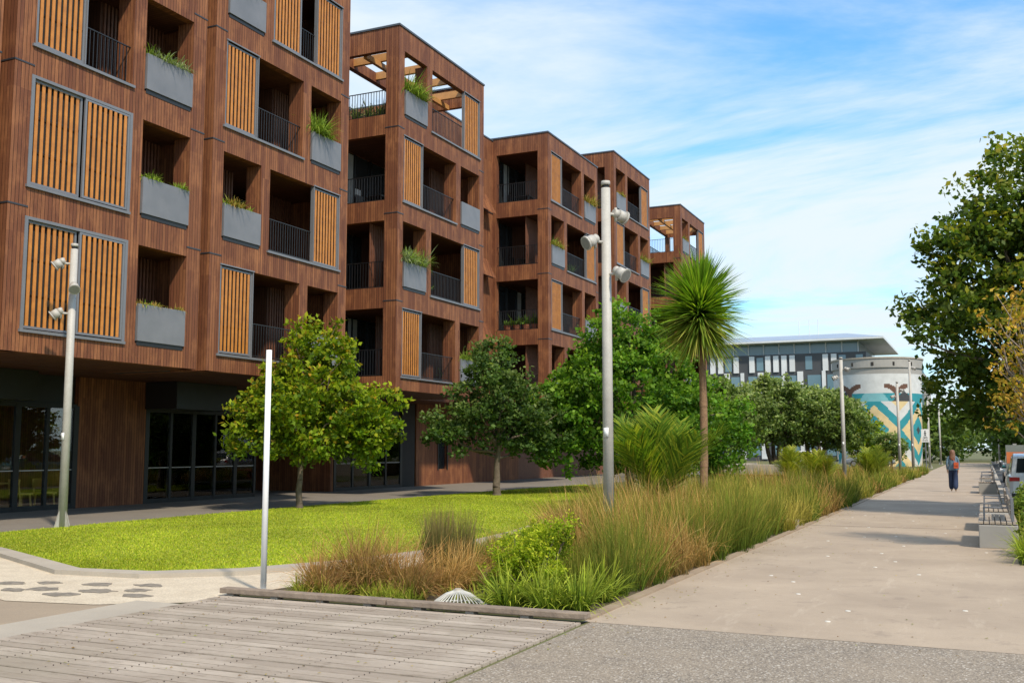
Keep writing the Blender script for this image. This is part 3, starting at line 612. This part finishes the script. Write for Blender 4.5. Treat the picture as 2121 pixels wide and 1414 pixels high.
while y<78:
    st=.33+max(0,(y-16))*.0115
    x=-3.95
    while x>lim(y):
        xx=x+random.uniform(-.14,.14); yy=y+random.uniform(-.15,.15)
        if y<13.2 and x<-5.6: x-=st; continue
        k=math.sin(xx*1.3+yy*.45)+.7*math.sin(yy*.9-xx*2.1)+random.uniform(-.5,.5)
        edge=(xx>-5.2)
        nb=int(180 if y<20 else (100 if y<32 else 50)); w=.0062+max(0,y-14)*.00035
        hgt=1.18*random.uniform(.6,1.3)*(1 if y<45 else .75)*(.92 if edge else 1)
        if y<13.2: hgt*=.85
        if y<34: hgt*=float(np.interp(-xx,[.35*yy,.40*yy,.46*yy],[1.05,.62,.42])) if y<24 else float(np.interp(-xx,[6.8,8.2],[1,.55]))
        if k>.30 and not edge or (k>.95):
            tussock(G,xx,yy,nb,hgt*1.1,.45,BR,BRT,w*.85,.55,.16,wind=(-.12,-.05),segs=4)
        elif k<-.7: tussock(G,xx,yy,nb,hgt*.9,.45,OG,OGT,w,.45,.16)
        else: tussock(G,xx,yy,nb,hgt,.3,GR,GRT,w,.28,.17)
        x-=st*random.uniform(.8,1.3)
    y+=st
G.build('tussock_grasses')
G=Blades()
for i in range(120):
    x=.62+random.random()*2.0; y=17.3+random.random()*13.5
    tussock(G,x,y,70,.6,.6,[(.12,.19,.02),(.2,.25,.03)],[(.34,.38,.05),(.5,.40,.1)],.014,.5,.1)
for (x,y) in ((.55,17.3),(.7,17.25),(.62,17.7),(.95,17.3),(.6,18.2),(.58,18.8)):
    tussock(G,x,y,160,.7,.6,[(.12,.20,.015),(.17,.26,.02)],[(.46,.50,.05),(.34,.38,.05)],.014,.5,.12,segs=5)
for i in range(60):
    x=9.8+random.random()*2.0; y=40+random.random()*60
    tussock(G,x,y,40,.8,.6,[(.18,.25,.03),(.3,.33,.05)],[(.38,.42,.07),(.5,.42,.12)],.03,.5,.3)
G.build('verge_plants')
def shrub(name,x,y,blobs,ncl,lpc,cs,size,cols,top,ratio=.2):
    e=empty(name,(x,y,0)); cen=crown('foliage',blobs,ncl,lpc,cs,size,cols,top,e,ratio,.5); mb=MB()
    for c in cen[:40]: limbs(mb,(random.uniform(-.05,.05),random.uniform(-.05,.05),0),c,.012,.004,3,.15)
    mb.build('stems',e)
shrub('hebe_shrub',-4.85,11.0,[(0,0,.42,.42,.4,.38),(.1,.3,.62,.34,.34,.3),(-.3,.1,.35,.33,.3,.3),(.3,-.1,.25,.25,.25,.22),(.35,.25,.8,.16,.16,.18)],320,46,.08,.038,[(.18,.27,.010),(.24,.32,.014)],[(.52,.56,.03),(.60,.59,.05)])
shrub('green_shrub',-5.2,11.9,[(0,0,.45,.45,.4,.4)],130,40,.09,.042,[(.16,.24,.015),(.2,.28,.02)],[(.44,.5,.04),(.36,.45,.04)])
for (x,y) in ((1.0,18.6),(1.2,21.5),(.95,24.5),(1.1,27.5)): shrub('verge_shrub',x,y,[(0,0,.5,.5,.8,.5)],90,34,.14,.07,[(.10,.16,.02),(.15,.22,.03)],[(.3,.35,.06)],.3)
# fallen leaves
n=520; P=np.column_stack([rng.uniform(-3.6,.2,n),rng.uniform(8,30,n),np.full(n,.012)]); P[:,0]=np.where(rng.random(n)<.5,-3.62+np.abs(rng.normal(0,.25,n)),P[:,0])
q=rng.random(n)<.35; P[q,0]=rng.uniform(-8,-3.7,q.sum()); P[q,1]=rng.uniform(6,9.5,q.sum()); P[q,2]=.032
a=rng.uniform(0,6.28,n); L=rng.uniform(.015,.04,n)[:,None]; d=np.column_stack([np.cos(a),np.sin(a),np.zeros(n)]); s_=np.column_stack([-np.sin(a),np.cos(a),np.full(n,.15)])
V=np.stack([P,P+d*L*.5+s_*L*.28,P+d*L,P+d*L*.5-s_*L*.28+np.array([0,0,.008])],1).reshape(-1,3)
npmesh('fallen_leaves',V,(np.arange(n)*4)[:,None]+np.arange(4)[None,:],np.repeat(palette(n,[(.30,.18,.06),(.40,.30,.08),(.18,.10,.05),(.30,.32,.06)]),4,axis=0),LEAF)
# ---------------------------------------------------------------- benches, walls
def bench(x,y,L=2.3):
    e=empty('park_bench',(x,y,0)); mb=MB(); W=.62
    for a in (0,L-.42): mb.box(0,W,a,a+.42,.0,.40,CONCG)
    mb.box(.06,W-.04,.42,L-.42,.12,.38,CONCG); mb.build('base',e,bevel=.015); mb=MB()
    for i in range(7): mb.box(.0+i*.09,.075+i*.09,.02,L-.02,.415,.455,DECK)
    for yy in (.3,L-.3,L/2):
        mb.box(W-.10,W-.05,yy-.03,yy+.03,.45,.86,GREY)
    for i in range(3): mb.box(W-.13,W-.10,.3,L-.3,.56+i*.1,.64+i*.1,DECK)
    for yy in (.55,L-.55):
        mb.box(.08,.11,yy-.02,yy+.02,.455,.66,GREY); mb.box(.08,W-.1,yy-.025,yy+.025,.66,.685,GREY)
    mb.build('slats',e,bevel=.004)
bench(-.17,19.7,2.5); bench(-.17,23.6,2.4); bench(-.3,43.5,2.2); bench(-.3,50,2.2)
mb=MB(); mb.box(-12.8,-8.2,55.0,55.4,0,.9,CONC); mb.box(-12.8,-12.4,55.4,62,0,.9,CONC); mb.build('low_concrete_wall',bevel=.02)
mb=MB(); RUST=simple('rusty_steel',(.33,.10,.05),(.22,.08,.04),4,.8); mb.box(-11.6,-8.0,47,47.6,.48,.56,RUST)
for xx in (-11.4,-10,-8.4): mb.box(xx,xx+.1,47.05,47.55,0,.48,RUST)
mb.build('rusty_steel_bench')
mb=MB(); mb.box(-4.9,-3.8,22.9,23.9,0,.16,DECK); mb.box(-4.9,-3.8,22.85,22.9,0,.18,RUST); mb.build('timber_step')
e=empty('information_sign',(.95,41,0)); mb=MB(); mb.box(-.06,.06,-.04,.04,0,1.9,CONCG); mb.box(-.30,.30,-.075,-.042,.55,1.85,simple('sign_panel',(.2,.22,.2))); mb.box(-.28,.28,-.081,-.077,1.2,1.6,simple('orange_sign',(.6,.17,.05))); mb.build('panel',e,bevel=.006)
def text(body,size,loc,rot,mat,parent,name='lettering'):
    c=bpy.data.curves.new(name,'FONT'); c.body=body; c.size=size; c.align_x='CENTER'; c.extrude=.002; c.materials.append(mat)
    o=bpy.data.objects.new(name,c); o.location=loc; o.rotation_euler=rot; return link(o,parent)
e=empty('shared_path_sign',(-3.85,78.5,0)); mb=MB(); mb.cyl((0,.03,0),(0,.03,3.15),.035,.035,GREY,10); mb.box(-.26,.26,-.03,-.012,2.2,3.12,WHITE)
y=-.036; mb.cyl((0,y+.004,2.98),(0,y-.002,2.98),.042,.042,BLACK,12)
for (a,b_,w) in (((0,2.93),(0,2.76),.03),((0,2.78),(-.07,2.62),.02),((0,2.78),(.06,2.63),.02),((0,2.9),(-.08,2.80),.015),((0,2.9),(.08,2.80),.015)): mb.cyl((a[0],y,a[1]),(b_[0],y,b_[1]),w,w*.8,BLACK,6)
for cx in (-.1,.1):
    for k in range(12):
        a=2*math.pi*k/12;b_=2*math.pi*(k+1)/12; mb.cyl((cx+.06*math.cos(a),y,2.49+.06*math.sin(a)),(cx+.06*math.cos(b_),y,2.49+.06*math.sin(b_)),.007,.007,BLACK,5)
for (a,b_) in (((-.1,2.49),(-.03,2.57)),((-.03,2.57),(.07,2.57)),((.07,2.57),(.1,2.49)),((-.03,2.57),(.01,2.49)),((.01,2.49),(.07,2.57)),((-.1,2.49),(.01,2.49))): mb.cyl((a[0],y,a[1]),(b_[0],y,b_[1]),.006,.006,BLACK,5)
mb.build('panel',e); text('ENDS',.15,(0,-.034,2.27),(R(90),0,0),BLACK,e)
# ---------------------------------------------------------------- cars
TYRE=simple('tyre',(.02,.02,.02),None,10,.8); RED=simple('tail_light_red',(.5,.01,.01),None,8,.2); PLATE=simple('number_plate',(.7,.7,.68),None,3,.5)
def car(name,x,y,col,head=0,rot=0):
    e=empty(name,(x,y,0)); e.rotation_euler=(0,0,rot); m,n,b,o=nt('car_paint'); b.inputs['Base Color'].default_value=(*col,1); b.inputs['Roughness'].default_value=.25; b.inputs['Coat Weight'].default_value=.6
    st=[(0,.76,.36,.86),(.07,.84,.30,.98),(.5,.9,.24,1.0),(1.6,.91,.22,.98),(3.1,.91,.22,.95),(3.9,.88,.24,.86),(4.35,.8,.30,.74),(4.5,.68,.36,.66)]
    mb=MB(); i=mb.mi(m)
    for (yy,hw,zb,zt) in st:
        mb.v+=[(-hw*.92,yy,zb),(-hw,yy,zb+.12),(-hw,yy,zt-.22),(-hw*.96,yy,zt-.06),(-hw*.86,yy,zt),(hw*.86,yy,zt),(hw*.96,yy,zt-.06),(hw,yy,zt-.22),(hw,yy,zb+.12),(hw*.92,yy,zb)]
    for a in range(len(st)-1):
        for k in range(10): mb.f.append((a*10+k,(a+1)*10+k,(a+1)*10+(k+1)%10,a*10+(k+1)%10)); mb.m.append(i)
    mb.f.append(tuple(range(10))); mb.m.append(i); mb.f.append(tuple(reversed(range((len(st)-1)*10,len(st)*10)))); mb.m.append(i)
    gh=[(.12,.78,.98,1.0),(.45,.70,.98,1.50),(.9,.69,.98,1.58),(2.3,.69,.96,1.56),(2.75,.68,.96,1.42),(3.45,.76,.93,.96)]
    b0=len(mb.v)
    for (yy,hw,zb,zt) in gh: mb.v+=[(-.80,yy,zb-.03),(-hw,yy,zt),(hw,yy,zt),(.80,yy,zb-.03)]
    for a in range(len(gh)-1):
        for k in range(3):
            mb.f.append((b0+a*4+k,b0+(a+1)*4+k,b0+(a+1)*4+k+1,b0+a*4+k+1)); mb.m.append(i)
    mb.f.append((b0,b0+1,b0+2,b0+3)); mb.m.append(i)
    ob=mb.build('body',e,True,bevel=.03); mb=MB()
    for s_ in (-1,1):
        for (ya,yb) in ((.55,1.25),(1.32,2.2),(2.27,2.95)):
            t1=1.50 if yb<2.5 else 1.40
            mb.poly([(s_*.81,ya,1.03),(s_*.81,yb+(.2 if yb>2.5 else 0),1.03),(s_*.725,yb-(.1 if yb>2.5 else 0),t1),(s_*.725,ya+(.06 if ya<.6 else 0),t1)],GLASS)
        mb.box(s_*.58,s_*.845,-.012,.06,.80,.91,RED); mb.box(s_*.63,s_*.8,4.3,4.46,.58,.7,WHITE)
        mb.cyl((s_*.91,2.8,1.03),(s_*1.04,2.82,1.05),.04,.07,m,10)
        for yy in (.85,3.6):
            mb.cyl((s_*.70,yy,.32),(s_*.925,yy,.32),.32,.32,TYRE,24); mb.cyl((s_*.925,yy,.32),(s_*.935,yy,.32),.2,.19,GREY,16)
    mb.poly([(-.66,.13,1.04),(.66,.13,1.04),(.60,.38,1.44),(-.60,.38,1.44)],GLASS)
    mb.poly([(-.66,3.4,1.01),(-.6,2.82,1.41),(.6,2.82,1.41),(.66,3.4,1.01)],GLASS)
    mb.box(-.26,.26,-.02,.0,.60,.72,PLATE); mb.box(-.8,.8,-.04,.1,.34,.46,BLACK)
    mb.build('trim',e)
    return e
car('parked_car',1.42,32.6,(.78,.78,.77)); car('parked_car',1.6,40.5,(.02,.12,.12)); car('parked_car',1.7,47,(.35,.36,.37)); car('parked_car',1.7,58,(.6,.6,.6))
car('parked_car',-13.5,100,(.7,.7,.7),rot=R(90)); car('parked_car',-7.9,104,(.2,.22,.25),rot=R(90))
# ---------------------------------------------------------------- office building
off=empty('office_building'); mb=MB()
OD=simple('dark_cladding',(.065,.07,.078),(.05,.053,.06),.3,.6); OW=simple('white_panels',(.70,.72,.74),None,.4,.6); OR=simple('roof_metal',(.38,.43,.50),(.32,.37,.44),.2,.4,.3)
X0,X1,Y0,Y1=-52,-14.6,150,175
mb.box(X0,X1,Y0,Y1,0,15.3,OD)
for fl,z in enumerate((.8,3.9,7.0,10.1)):
    zt=z+(2.0 if fl<3 else 2.1); x=X0+.4; 
    while x<X1-1.0:
        w=random.choice((1.0,1.3,1.9)); mb.box(x,min(x+w,X1-.3),Y0-.06,Y0-.01,z,zt,BGLASS); x+=w
        wp=random.choice((.5,.8)); mb.box(x+.1,x+.1+wp,Y0-.22,Y0-.005,z-.5,zt+.55,OW); x+=wp+random.choice((.3,.7))
    y=Y0+.5
    while y<Y1-1.5:
        mb.box(X1+.01,X1+.06,y,y+1.4,z,zt,BGLASS); mb.box(X1+.005,X1+.2,y+1.6,y+2.3,z-.5,zt+.55,OW); y+=3.0
x=X0+.5
while x<X1-.6:
    if random.random()<.55: mb.box(x,x+.75,Y0-.2,Y0-.004,12.75,15.1,OW)
    elif random.random()<.6: mb.box(x-.1,x+.85,Y0-.06,Y0-.008,13.0,14.9,BGLASS)
    x+=1.15
mb.box(X0+.5,X1-1.0,Y0+1.2,Y1-1,15.3,16.9,BGLASS)
x=X0+1
while x<X1-1: mb.box(x,x+.14,Y0+1.05,Y0+1.2,15.3,16.9,OW); x+=2.2
a=(X0-1,Y0-1.5);c=(X1+2.5,Y1+1)
mb.box(a[0],c[0],a[1],c[1],16.9,17.15,OW)
rp=[(a[0],a[1],17.16),(c[0],a[1],17.16),(c[0],c[1],17.16),(a[0],c[1],17.16)]; rd=[(a[0]+5,Y0+9,18.9),(c[0]-6,Y0+9,18.9)]
mb.poly([rp[0],rp[1],rd[1],rd[0]],OR); mb.poly([rp[1],rp[2],rd[1]],OR); mb.poly([rp[2],rp[3],rd[0],rd[1]],OR); mb.poly([rp[3],rp[0],rd[0]],OR)
for xx in (-25,-23.5,-22.2): mb.cyl((xx,Y0+9,18.8),(xx,Y0+9,21.2),.06,.04,OW,6)
mb.build('volume',off)
mb=MB(); mb.box(-13.2,-7.5,158,175,0,12.5,CONCG); mb.box(-13.0,-7.7,157.9,158,8,12,BGLASS)
for k in range(5): mb.poly([(-13.2+k*1.14,158,12.5),(-12.06+k*1.14,158,12.5),(-12.6+k*1.14,158,14.0)],BGLASS)
mb.build('annex',off)
# ---------------------------------------------------------------- mural drum
dr=empty('mural_building',(-9.9,112,0))
MT=[simple('mural_'+k,c,None,1.5,.8) for k,c in (('teal',(.025,.27,.32)),('cream',(.68,.53,.28)),('dark',(.05,.055,.06)),('white',(.62,.63,.62)),('green',(.25,.40,.04)),('pale',(.20,.46,.50)),('brown',(.14,.07,.045)))]
mb=MB(); rad=4.35; NA,NZ=240,96; zb,zt=0,9.8
def radz(z): return rad*(.93+.07*min(1,z/9.8))
def mural(x,h):
    z=h*9.8
    for bx in (-2.5,2.3):
        q=abs(x-bx)
        if q<1.25 and abs(z-(7.35+.95*q-.35*q*q))<.36-.13*q: return 6
        if q<.26 and 6.7<z<7.8: return 6
    if z>6.4:
        if z-6.4<2.1-abs(x)*1.35: return 3 if z>7.2 else 5
        if z-6.4<1.1-abs(abs(x)-3.1)*.8: return 2
        return 0 if z<7.2 else (3 if z<9.2 else -1)
    xx=abs((x+5.2)%5.2-2.6); d=xx-abs(z-3.6)*1.0
    b=int(math.floor((d+7.0)/1.02))
    seq=[2,3,1,0,1,3,0,1,0,2,3,0,1]
    if z<1.9 and abs(x)<1.2: return 4 if z<1.5-abs(x)*.8 else 3
    return seq[b%len(seq)]
gi=[mb.mi(m) for m in MT]; ci=mb.mi(CONCG)
for j in range(NZ+1):
    for i in range(NA): 
        t=2*math.pi*i/NA; zj=zb+(zt-zb)*j/NZ; mb.v.append((radz(zj)*math.sin(t),-radz(zj)*math.cos(t),zj))
for j in range(NZ):
    for i in range(NA):
        t=2*math.pi*(i+.5)/NA; t=(t+math.pi)%(2*math.pi)-math.pi
        v=mural(t*rad,(j+.5)/NZ); i2=(i+1)%NA
        mb.f.append((j*NA+i,j*NA+i2,(j+1)*NA+i2,(j+1)*NA+i)); mb.m.append(ci if v<0 or abs(t)>1.9 else gi[v])
mb.cyl((0,0,9.8),(0,0,10.7),rad+.12,rad+.12,CONCG,72)
mb.cyl((0,0,10.7),(0,0,10.85),rad+.2,rad+.2,CONC,72)
for k in range(5): 
    a=-.9+k*.45; mb.box((rad+.1)*math.sin(a)-.12,(rad+.1)*math.sin(a)+.12,-(rad+.16)*math.cos(a),-(rad+.05)*math.cos(a),10.0,10.35,DARK)
o=mb.build('drum',dr)
# ---------------------------------------------------------------- woman walking
def person(x,y):
    root=empty('walking_woman',(x,y,.006))
    J={'pel':(0,0,.93,.15,.115),'waist':(0,.01,1.08,.125,.10),'chest':(0,.0,1.27,.155,.115),'sh':(0,0,1.38,.10,.085),'neck':(0,.005,1.44,.052,.052),'chin':(0,.02,1.49,.06,.065),'head':(0,.02,1.565,.078,.092),'top':(0,.01,1.635,.05,.06),
    'lsh':(-.165,0,1.36,.056,.056),'lel':(-.215,-.05,1.10,.047,.047),'lwr':(-.21,.04,.88,.034,.03),'lha':(-.205,.06,.82,.034,.022),
    'rsh':(.165,0,1.36,.056,.056),'rel':(.225,.03,1.10,.047,.047),'rwr':(.20,-.04,.89,.034,.03),'rha':(.195,-.05,.83,.034,.022),
    'lhip':(-.085,0,.86,.105,.11),'lkn':(-.085,.10,.50,.095,.10),'lan':(-.08,.16,.15,.10,.11),'lhe':(-.08,.17,.085,.034,.034),'lto':(-.085,.29,.035,.034,.026),
    'rhip':(.085,0,.86,.105,.11),'rkn':(.085,.0,.48,.095,.10),'ran':(.08,-.16,.17,.10,.11),'rhe':(.08,-.19,.10,.034,.034),'rto':(.085,-.10,.035,.034,.026)}
    E=[('pel','waist'),('waist','chest'),('chest','sh'),('sh','neck'),('neck','chin'),('chin','head'),('head','top'),('sh','lsh'),('lsh','lel'),('lel','lwr'),('lwr','lha'),('sh','rsh'),('rsh','rel'),('rel','rwr'),('rwr','rha'),
       ('pel','lhip'),('lhip','lkn'),('lkn','lan'),('lan','lhe'),('lhe','lto'),('pel','rhip'),('rhip','rkn'),('rkn','ran'),('ran','rhe'),('rhe','rto')]
    names=list(J); verts=[J[k][:3] for k in names]; edges=[(names.index(a),names.index(b_)) for a,b_ in E]; rad=[J[k][3:] for k in names]
    for (h,sx) in (('lha',-1),('rha',1)):
        hx,hy,hz=J[h][:3]
        for k,(off,L) in enumerate(((-.028,.062),(-.010,.070),(.010,.066),(.027,.052))):
            i=len(verts); verts+=[(hx,hy+off,hz-.045),(hx-sx*.006,hy+off*1.1,hz-.045-L*.5),(hx-sx*.018,hy+off*1.1,hz-.045-L)]; rad+=[(.009,.009),(.008,.008),(.006,.006)]
            edges+=[(names.index(h),i),(i,i+1),(i+1,i+2)]
        i=len(verts); verts+=[(hx-sx*.01,hy+.042,hz-.02),(hx-sx*.02,hy+.055,hz-.055)]; rad+=[(.010,.010),(.008,.008)]; edges+=[(names.index(h),i),(i,i+1)]
    me=bpy.data.meshes.new('b'); me.from_pydata(verts,edges,[]); o=bpy.data.objects.new('tmp',me); link(o)
    bpy.context.view_layer.objects.active=o
    sk=o.modifiers.new('s','SKIN'); 
    for i,v in enumerate(me.skin_vertices[0].data): v.radius=rad[i]; v.use_root=(i==0)
    o.modifiers.new('u','SUBSURF').levels=2
    dg=bpy.context.evaluated_depsgraph_get(); dg.update(); m2=bpy.data.meshes.new_from_object(o.evaluated_get(dg)); bpy.data.objects.remove(o)
    SK=simple('skin',(.50,.30,.21),None,5,.5); JK=simple('denim_jacket',(.12,.19,.25),(.08,.14,.20),12,.85); TR=simple('navy_trousers',(.018,.035,.09),(.013,.025,.065),8,.85); SH=simple('shoes',(.45,.35,.25),None,5,.6); HR=simple('brown_hair',(.13,.055,.03),(.21,.10,.05),25,.5)
    for m in (SK,JK,TR,SH): m2.materials.append(m)
    for p in m2.polygons:
        c=p.center; p.use_smooth=True
        arm=abs(c.x)>.165 and c.z>.7 and c.z<1.15
        if c.z<.10: k=3
        elif arm: k=0 if c.z<.885 else 1
        elif c.z<.98: k=2
        elif c.z<1.42: k=1
        else: k=0
        p.material_index=k
    ob=bpy.data.objects.new('body',m2); link(ob,root)
    mb=MB(); N=20
    def ring(mb,rows,mat,N=20):
        b0=len(mb.v); i=mb.mi(mat)
        for (cx,cy,cz,rx,ry) in rows:
            for k in range(N): t=2*math.pi*k/N; w=1+.05*math.sin(5*t+cz*9); mb.v.append((cx+rx*w*math.cos(t),cy+ry*w*math.sin(t),cz))
        for a in range(len(rows)-1):
            for k in range(N): mb.f.append((b0+a*N+k,b0+a*N+(k+1)%N,b0+(a+1)*N+(k+1)%N,b0+(a+1)*N+k)); mb.m.append(i)
    ring(mb,[(0,0,.86,.185,.145),(0,0,.95,.18,.14),(0,0,1.08,.16,.125),(0,0,1.25,.175,.13),(0,0,1.37,.15,.10),(0,0,1.43,.07,.065)],JK)
    ring(mb,[(0,-.085,1.20,.05,.02),(0,-.095,1.26,.10,.04),(0,-.075,1.36,.115,.06),(0,-.04,1.44,.105,.075),(0,-.015,1.52,.10,.10),(0,-.005,1.60,.098,.105),(0,0,1.655,.07,.08),(0,0,1.68,.01,.01)],HR)
    mb.build('jacket_and_hair',root,True); mb=MB()
    for sx in (-1,1): mb.cyl((sx*.032,.105,1.575),(sx*.032,.118,1.575),.012,.009,WHITE,10); mb.cyl((sx*.088,.02,1.54),(sx*.094,.015,1.59),.014,.012,SK,8)
    mb.cyl((0,.10,1.565),(0,.135,1.535),.009,.014,SK,8); mb.box(-.022,.022,.10,.112,1.50,1.51,simple('lips',(.4,.12,.1)))
    mb.build('face',root); BAGM=simple('red_leather',(.55,.10,.03),(.45,.07,.02),6,.5); mb=MB()
    mb.box(.04,.22,-.21,-.14,.93,1.17,BAGM); mb.box(.05,.21,-.225,-.21,1.04,1.17,BAGM); mb.cyl((.13,-.17,1.16),(.0,-.14,1.32),.01,.01,BAGM,6); mb.cyl((.0,-.14,1.32),(-.10,-.06,1.40),.01,.01,BAGM,6)
    mb.build('shoulder_bag',root,bevel=.015)
person(-1.23,45.1)
# ---------------------------------------------------------------- sky, sun, camera
w=bpy.data.worlds.new('World'); sc.world=w; w.use_nodes=True; n=w.node_tree; n.nodes.clear()
out=n.nodes.new('ShaderNodeOutputWorld'); bg=n.nodes.new('ShaderNodeBackground'); n.links.new(bg.outputs[0],out.inputs[0])
sky=n.nodes.new('ShaderNodeTexSky'); sky.sky_type='NISHITA'; sky.sun_disc=False
saz=math.atan2(.80,-.60); sel=R(48); sky.sun_elevation=sel; sky.sun_rotation=saz; sky.air_density=1.3; sky.dust_density=.4; sky.ozone_density=3
tc=n.nodes.new('ShaderNodeTexCoord'); sp=n.nodes.new('ShaderNodeSeparateXYZ'); n.links.new(tc.outputs['Generated'],sp.inputs[0])
zz=mth(n,'ADD',mth(n,'MAXIMUM',sp.outputs[2],0),.16)
cb=n.nodes.new('ShaderNodeCombineXYZ'); n.links.new(mth(n,'DIVIDE',sp.outputs[0],zz),cb.inputs[0]); n.links.new(mth(n,'DIVIDE',sp.outputs[1],zz),cb.inputs[1])
mp=n.nodes.new('ShaderNodeMapping'); mp.inputs['Scale'].default_value=(.7,1.1,1); mp.inputs['Rotation'].default_value=(0,0,R(20)); mp.inputs['Location'].default_value=(1.3,.4,0); n.links.new(cb.outputs[0],mp.inputs[0])
nz=n.nodes.new('ShaderNodeTexNoise'); nz.inputs['Scale'].default_value=.95; nz.inputs['Detail'].default_value=9; nz.inputs['Roughness'].default_value=.60; nz.inputs['Distortion'].default_value=.45; n.links.new(mp.outputs[0],nz.inputs['Vector'])
f=n.nodes.new('ShaderNodeMapRange'); f.interpolation_type='SMOOTHSTEP'; f.inputs[1].default_value=.36; f.inputs[2].default_value=.58; f.inputs[4].default_value=.97; n.links.new(nz.outputs[0],f.inputs[0])
blue=mixc(n,1.0,sky.outputs[0],(.80,1.38,1.8),'MULTIPLY')
hz=ramp(n,sp.outputs[2],.0,.14); hz=mth(n,'MULTIPLY',mth(n,'SUBTRACT',1,hz),.4)
colr=mixc(n,hz,blue,(4.6,6.2,7.2)); colr=mixc(n,f.outputs[0],colr,(5.9,6.6,6.95))
n.links.new(colr,bg.inputs[0]); bg.inputs[1].default_value=.145
L=bpy.data.lights.new('sun','SUN'); L.energy=4.5; L.angle=R(3); L.color=(1,.89,.73); lo=bpy.data.objects.new('sun',L); link(lo)
dv=Vector((math.sin(saz)*math.cos(sel),math.cos(saz)*math.cos(sel),math.sin(sel))); lo.rotation_euler=dv.to_track_quat('Z','Y').to_euler()
cam=bpy.data.cameras.new('camera'); cam.lens=36; cam.sensor_width=36; cam.clip_end=3000; cam.clip_start=.1
co=bpy.data.objects.new('camera',cam); link(co); co.location=(0,0,1.7); co.rotation_euler=(R(96),0,R(24.7)); sc.camera=co
sc.view_settings.view_transform='Standard'; sc.view_settings.look='None'; sc.view_settings.exposure=0
